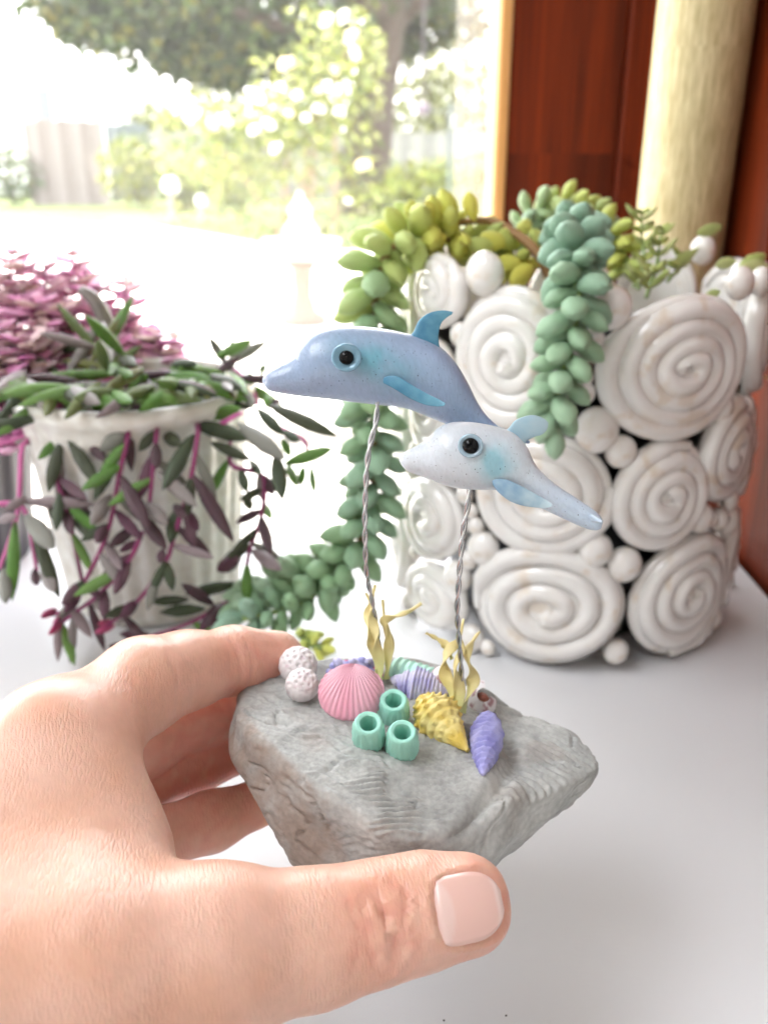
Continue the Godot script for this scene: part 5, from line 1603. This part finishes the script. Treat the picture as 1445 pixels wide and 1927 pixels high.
# surface nets: one point in each cell that the skin crosses, one quad round each crossed edge
func nets(lo: Vector3, hi: Vector3, cell: float) -> Mb:
	var block := 8
	var nx := int(ceilf((hi.x - lo.x) / cell / block)) * block
	var ny := int(ceilf((hi.y - lo.y) / cell / block)) * block
	var nz := int(ceilf((hi.z - lo.z) / cell / block)) * block
	var sx := 1
	var sy := nx + 1
	var sz := (nx + 1) * (ny + 1)
	var val := PackedFloat32Array()
	val.resize(sz * (nz + 1))
	val.fill(9.0)
	var near: Array[Vector3i] = []
	var reach := cell * block * 0.87 + cell * 2.0
	for bz in nz / block:
		for by in ny / block:
			for bx in nx / block:
				var c := lo + Vector3(bx + 0.5, by + 0.5, bz + 0.5) * cell * block
				if absf(hand_field(c)) < reach: near.append(Vector3i(bx, by, bz) * block)
	for o in near:
		for z in range(o.z, o.z + block + 1):
			for y in range(o.y, o.y + block + 1):
				var row := y * sy + z * sz
				for x in range(o.x, o.x + block + 1):
					if val[row + x] > 8.0: val[row + x] = hand_field(lo + Vector3(x, y, z) * cell)
	var id := {}
	var m := Mb.new()
	var corner := PackedInt32Array([0, sx, sy, sx + sy, sz, sx + sz, sy + sz, sx + sy + sz])
	var cv: Array[Vector3] = [Vector3(0, 0, 0), Vector3(1, 0, 0), Vector3(0, 1, 0), Vector3(1, 1, 0), Vector3(0, 0, 1), Vector3(1, 0, 1), Vector3(0, 1, 1), Vector3(1, 1, 1)]
	var edges := PackedInt32Array([0, 1, 2, 3, 4, 5, 6, 7, 0, 2, 1, 3, 4, 6, 5, 7, 0, 4, 1, 5, 2, 6, 3, 7])
	var cells := PackedInt32Array()
	for o in near:
		for z in range(o.z, o.z + block):
			for y in range(o.y, o.y + block):
				for x in range(o.x, o.x + block):
					var i := x + y * sy + z * sz
					var inside := 0
					for k in 8:
						if val[i + corner[k]] < 0.0: inside += 1
					if inside == 0 or inside == 8: continue
					var p := Vector3.ZERO
					var n := 0
					for e in 12:
						var a := edges[e * 2]
						var b := edges[e * 2 + 1]
						var va := val[i + corner[a]]
						var vb := val[i + corner[b]]
						if (va < 0.0) != (vb < 0.0):
							p += cv[a].lerp(cv[b], va / (va - vb))
							n += 1
					id[i] = m.v.size()
					m.v.append(lo + (Vector3(x, y, z) + p / n) * cell)
					cells.append(i)
	for i in cells:
		for ax in 3:
			var s: int = [sx, sy, sz][ax]
			var u: int = [sy, sz, sx][ax]
			var w: int = [sz, sx, sy][ax]
			var v0 := val[i]
			var v1 := val[i + s]
			if (v0 < 0.0) == (v1 < 0.0): continue
			if not (id.has(i - u) and id.has(i - w) and id.has(i - u - w)): continue
			var a: int = id[i]
			var b: int = id[i - u]
			var c: int = id[i - u - w]
			var d: int = id[i - w]
			if v0 < 0.0: m.ix.append_array(PackedInt32Array([a, c, b, a, d, c]))
			else: m.ix.append_array(PackedInt32Array([a, b, c, a, c, d]))
	return m

func build_hand() -> void:
	# back of the hand
	bone(0, [-330, 1990, 0.140, 0.0215], [100, 1415, 0.182, 0.0115])
	bone(0, [-300, 1900, 0.155, 0.0200], [60, 1500, 0.202, 0.0120])
	bone(0, [-300, 1960, 0.150, 0.0210], [70, 1580, 0.200, 0.0120])
	bone(0, [-260, 2050, 0.142, 0.0210], [90, 1640, 0.190, 0.0110])
	bone(0, [-180, 1960, 0.142, 0.0230], [130, 1640, 0.170, 0.0155])
	bone(0, [120, 1440, 0.180, 0.0120], [150, 1620, 0.170, 0.0150])
	bone(0, [-330, 1990, 0.140, 0.0240], [-560, 2300, 0.120, 0.0240])
	# thumb
	chain(1, [[-80, 1960, 0.140, 0.0190], [180, 1840, 0.147, 0.0170], [400, 1792, 0.1525, 0.0140], [600, 1762, 0.158, 0.01085], [712, 1733, 0.161, 0.00985], [800, 1712, 0.1625, 0.0094], [868, 1702, 0.1628, 0.0080]])
	bone(1, [884, 1676, 0.1622, 0.0056], [892, 1724, 0.1622, 0.0056])
	# fingers
	chain(2, [[110, 1405, 0.183, 0.0118], [270, 1288, 0.206, 0.0105], [350, 1262, 0.216, 0.0091], [440, 1242, 0.227, 0.0080], [522, 1240, 0.236, 0.0074]])
	chain(3, [[60, 1500, 0.206, 0.0110], [255, 1400, 0.224, 0.0090], [390, 1345, 0.236, 0.0078], [490, 1325, 0.243, 0.0066]])
	chain(4, [[70, 1580, 0.206, 0.0110], [235, 1480, 0.226, 0.0088], [370, 1428, 0.238, 0.0080], [490, 1392, 0.243, 0.0068]])
	chain(5, [[90, 1650, 0.198, 0.0100], [270, 1590, 0.214, 0.0078], [400, 1545, 0.224, 0.0069], [490, 1510, 0.229, 0.0060]])
	var lo := Vector3.INF
	var hi := -Vector3.INF
	for k in ba.size():
		for e in 2:
			var p := ba[k] + bd[k] * e
			if p.x < at(-330, 1990, 0.14).x - 0.0125: continue
			lo = lo.min(p - Vector3.ONE * 0.025)
			hi = hi.max(p + Vector3.ONE * 0.025)
	var m := nets(lo, hi, 0.00095)
	# thumb frame: along it, across the nail, out of the nail
	var ip := at(712, 1733, 0.161)
	var tip := at(868, 1702, 0.1628)
	var along := (tip - ip).normalized()
	var out := (-ahead * 0.93 + upward * 0.34)
	out = (out - along * out.dot(along)).normalized()
	var across := along.cross(out)
	# folds of the knuckle and tendons, then colours of the skin
	var n1 := noise(55.0, FastNoiseLite.TYPE_SIMPLEX_SMOOTH, 3, 121)
	var n2 := noise(200.0, FastNoiseLite.TYPE_SIMPLEX_SMOOTH, 2, 122)
	var nrm: PackedVector3Array = m.mesh().surface_get_arrays(0)[Mesh.ARRAY_NORMAL]
	var folds := []
	for q in [[[740, 1672], [718, 1700], [722, 1745], [728, 1790], 0.00042, 0.00042], [[698, 1690], [690, 1725], [700, 1768], [708, 1785], 0.00025, 0.0004], [[760, 1700], [762, 1730], [752, 1768], [742, 1800], 0.00025, 0.0004], [[780, 1706], [786, 1740], [778, 1770], [772, 1790], 0.00014, 0.00035]]:
		folds.append([smooth(PackedVector3Array([Vector3(q[0][0], q[0][1], 0), Vector3(q[1][0], q[1][1], 0), Vector3(q[2][0], q[2][1], 0), Vector3(q[3][0], q[3][1], 0)]), 5), q[4], q[5]])
	var index_folds := [at(436, 1242, 0.226), at(418, 1245, 0.223), at(285, 1284, 0.207)]
	var index_along := (at(440, 1242, 0.227) - at(350, 1262, 0.216)).normalized()
	m.c.resize(m.v.size())
	m.uv.resize(m.v.size())
	var frame_x := (at(600, 1760, 0.158) - at(0, 1870, 0.145)).normalized()
	var frame_y := frame_x.cross((EYE - at(300, 1700, 0.16)).normalized()).normalized()
	var o0 := at(300, 1700, 0.16)
	var strokes := []
	for st in [[[[722, 1660], [718, 1690], [724, 1730], [722, 1762], [728, 1790]], 4.5, 120], [[[690, 1690], [694, 1725], [700, 1760], [706, 1790]], 3.5, 80], [[[706, 1690], [712, 1725], [710, 1760]], 3.0, 60], [[[745, 1690], [740, 1715], [746, 1745], [740, 1775]], 3.2, 70], [[[764, 1700], [758, 1735], [762, 1765], [752, 1790]], 3.2, 80], [[[780, 1710], [776, 1745], [782, 1770]], 2.5, 45], [[[676, 1700], [682, 1740], [690, 1775]], 3.0, 50], [[[800, 1700], [796, 1740], [800, 1770]], 2.5, 35], [[[424, 1188], [436, 1230], [430, 1285]], 4.0, 80], [[[396, 1192], [404, 1240], [398, 1290]], 4.0, 60], [[[255, 1240], [275, 1290], [292, 1340]], 4.0, 60]]:
		var uvs := PackedVector3Array()
		for q in st[0]:
			var p := at(q[0], q[1], 0.152 if q[1] > 1600 else 0.211)
			uvs.append(Vector3((p - o0).dot(frame_x), (p - o0).dot(frame_y) + 0.0005, 0) * 8.0 + Vector3(0.5, 0.5, 0))
		strokes.append([uvs, st[1], st[2]])
	for k in m.v.size():
		var p := m.v[k]
		var n := nrm[k]
		var d := 0.0
		var q := p - ip
		var a := q.dot(along)
		var c := q.dot(across)
		var face := clampf(n.dot(out) * 1.4, 0, 1)
		# creases across the thumb's joint
		if absf(a) < 0.02 and face > 0.0 and q.length() < 0.02:
			for cr in [[-0.0022, 0.00045, 0.0009], [0.0008, 0.0005, 0.0013], [0.0038, 0.00045, 0.0009], [0.0056, 0.0004, 0.0006], [-0.0050, 0.0004, 0.0005], [0.0074, 0.0004, 0.0004]]:
				var bend: float = 0.0009 * sin(c * 380.0 + cr[0] * 900.0) + n2.get_noise_3dv(p) * 0.0010
				d -= cr[2] * 0.95 * exp(-pow((a - cr[0] - bend) / cr[1], 2.0)) * face * smoothstep(0.0078, 0.003, absf(c)) * clampf(0.75 + n2.get_noise_3dv(p * 1.5) * 1.2, 0.2, 1.2)
			d += 0.0005 * exp(-pow((a - 0.002) / 0.006, 2.0)) * face * (0.5 + 0.8 * n2.get_noise_3dv(p * 2.2))
		for fi in index_folds:
			if p.distance_to(fi) < 0.014:
				var sft: float = (p - fi).dot(index_along) + n2.get_noise_3dv(p) * 0.0008
				d -= 0.0005 * exp(-pow(sft / 0.00055, 2.0)) * clampf(-n.dot(ahead) * 1.5, 0, 1)
		# flesh wall round the nail
		if a > 0.006 and face > 0.0:
			var ex := (a - 0.0158) / 0.0066
			var ey := c / 0.0058
			var e := pow(absf(ex), 3.0) + pow(absf(ey), 3.0)
			d += 0.00055 * exp(-pow((e - 1.35) / 0.45, 2.0)) * face
			d -= 0.0004 * smoothstep(1.2, 0.7, e) * face
		d += n1.get_noise_3dv(p) * 0.00028
		m.v[k] = p + n * d
		m.uv[k] = Vector2((p - o0).dot(frame_x), (p - o0).dot(frame_y) + n.dot(upward) * 0.002) * 8.0 + Vector2(0.5, 0.5)
		# blood and pigment
		var skin := Color(0.69, 0.39, 0.28).lerp(Color(0.74, 0.465, 0.365), clampf(0.5 + n1.get_noise_3dv(p * 0.8), 0, 1))
		var red := 0.0
		red += 0.6 * smoothstep(0.014, 0.003, p.distance_to(ip + out * 0.008))
		red += 0.55 * smoothstep(0.004, 0.020, a) * (1.0 if q.length() < 0.035 and absf(c) < 0.012 else 0.0)
		red += 0.5 * smoothstep(0.020, 0.006, p.distance_to(at(520, 1238, 0.220)))
		red += 0.4 * smoothstep(0.016, 0.004, p.distance_to(at(150, 1330, 0.185)))
		for kk in [bd.size() - 2, bd.size() - 5, bd.size() - 8]:
			red += 0.5 * smoothstep(0.03, 0.008, p.distance_to(ba[kk] + bd[kk]))
		skin = skin.lerp(Color(0.70, 0.30, 0.23), clampf(red * (0.75 + n2.get_noise_3dv(p) * 0.8), 0, 0.75))
		var mole := exp(-pow((p - at(797, 1683, 0.1575)).length() / 0.0009, 2.0))
		skin = skin.lerp(Color(0.42, 0.16, 0.09), mole * 0.7)
		skin *= 1.0 + n2.get_noise_3dv(p * 2.0) * 0.06
		skin.a = 1.0
		m.c[k] = skin
	var foot := Vector3((lo.x + hi.x) / 2, lo.y, (lo.z + hi.z) / 2)
	m.shift(foot)
	var sk := mat(Color(1, 1, 1), 0.40, {"vertex": true, "bump": skin_relief(strokes), "uv": Vector3(1, 1, 1), "deep": 0.023, "sss": 0.16, "spec": 0.45})
	sk.roughness_texture = noise_map(0.05, FastNoiseLite.TYPE_SIMPLEX_SMOOTH, 4, 124, [[0.2, Color(0.75, 0.75, 0.75)], [0.8, Color(1, 1, 1)]])
	var hand := place("hand", m.mesh(), sk, null, Transform3D(Basis(), foot)) 
	tag(hand, "bare left hand reaching in from the lower left, thumb in front, gripping the grey stone", "hand")
	# thumbnail: a curved plate with a paler moon
	var r := 0.0092
	var nb := Mb.new()
	var rings := []
	for i in 25:
		var t := i / 24.0
		var x := lerpf(0.0094, 0.0218, t)
		var ring := PackedVector3Array()
		var cx := lerpf(0.0, 1.0, t)
		var wide := 0.0057 * pow(maxf(0.0, 1.0 - pow(maxf(0.0, (t - 0.45) / 0.57), 2.6)), 0.5) * (0.93 + 0.07 * minf(1.0, t * 4.0))
		for j in 25:
			var s := j / 24.0 * 2.0 - 1.0
			var y := s * wide
			var x2 := x - (0.0007 * (1.0 - s * s) if t < 0.2 else 0.0) * (1.0 - t * 5.0)
			var apex := 0.0102 + 0.0001 * sin(t * PI) - 0.0021 * pow(t, 2.4)
			var edge: float = 0.0013 * maxf(0.0, 1.0 - t / 0.1) + 0.0006 if absf(s) > 0.97 or i == 0 or i == 24 else 0.0013 * maxf(0.0, 1.0 - t / 0.1)
			ring.append(ip + along * x2 + across * y + out * (apex - y * y / 0.0215 - edge))
		rings.append(ring)
	nb.loft(rings, false, false, false)
	nb.paint(func(p: Vector3):
		var a := (p - ip).dot(along)
		var c := (p - ip).dot(across)
		var moon := smoothstep(0.0004, -0.0004, a - 0.0128 + c * c * 60.0)
		var free := smoothstep(0.0203, 0.0208, a + c * c * 25.0)
		return Color(0.75, 0.47, 0.41).lerp(Color(0.78, 0.58, 0.54), maxf(moon * 0.6, free * 0.8)))
	nb.shift(foot)
	place("thumbnail", nb.mesh(), mat(Color(1, 1, 1), 0.28, {"vertex": true, "coat": 0.5, "coat_rough": 0.12, "sss": 0.05}), hand)

# fine relief of skin: crossing furrows, drawn out across the hand
func skin_relief(strokes: Array) -> Texture2D:
	var size := 2048
	var base_level := 150
	var cell := noise(0.085, FastNoiseLite.TYPE_CELLULAR, 1, 131)
	cell.cellular_return_type = FastNoiseLite.RETURN_DISTANCE2_SUB
	cell.cellular_jitter = 0.9
	cell.domain_warp_enabled = true
	cell.domain_warp_amplitude = 9.0
	cell.domain_warp_frequency = 0.02
	var a := cell.get_image(size, size / 3, false, false, false)
	a.resize(size, size, Image.INTERPOLATE_CUBIC)
	var cell2 := noise(0.13, FastNoiseLite.TYPE_CELLULAR, 1, 132)
	cell2.cellular_return_type = FastNoiseLite.RETURN_DISTANCE2_SUB
	var b := cell2.get_image(size, size, false, false, false)
	var wave := noise(0.012, FastNoiseLite.TYPE_SIMPLEX_SMOOTH, 3, 133)
	var c := wave.get_image(size / 3, size, false, false, false)
	c.resize(size, size, Image.INTERPOLATE_CUBIC)
	a.convert(Image.FORMAT_L8)
	b.convert(Image.FORMAT_L8)
	c.convert(Image.FORMAT_L8)
	var patch := noise(0.0035, FastNoiseLite.TYPE_SIMPLEX_SMOOTH, 3, 135).get_image(size, size, false, false, false)
	patch.convert(Image.FORMAT_L8)
	var dd := patch.get_data()
	var da := a.get_data()
	var db := b.get_data()
	var dc := c.get_data()
	var out := PackedByteArray()
	out.resize(size * size)
	for k in size * size:
		var u := minf(da[k] * 2.2, 150.0)
		var v := minf(db[k] * 2.0, 120.0)
		var keep := clampf((dd[k] - 60) / 110.0, 0.2, 1.0)
		out[k] = clampi(int(150.0 + (u * 0.55 + v * 0.3 - 95.0) * keep + (dc[k] - 128) * 0.2), 0, 255)
	# joint creases, cut as strokes where they lie on the skin
	for st in strokes:
		var pts := smooth(st[0], 8)
		for k in pts.size() - 1:
			var u0 := Vector2(pts[k].x, pts[k].y) * size
			var u1 := Vector2(pts[k + 1].x, pts[k + 1].y) * size
			var n := int(u0.distance_to(u1)) + 1
			for i in n:
				var q := u0.lerp(u1, float(i) / n)
				var t := (k + float(i) / n) / (pts.size() - 1)
				var w: float = st[1]
				var deep: float = st[2] * sin(PI * clampf(t, 0.02, 0.98))
				for dx in range(-int(w * 2), int(w * 2) + 1):
					var x := posmod(int(q.x) + dx, size)
					var y := posmod(int(q.y), size)
					var cut := int(deep * exp(-pow(dx / w, 2.0)))
					var at_ := y * size + x
					out[at_] = mini(out[at_], maxi(0, base_level - cut + (out[at_] - base_level) / 3))
	return ImageTexture.create_from_image(Image.create_from_data(size, size, false, Image.FORMAT_L8, out))
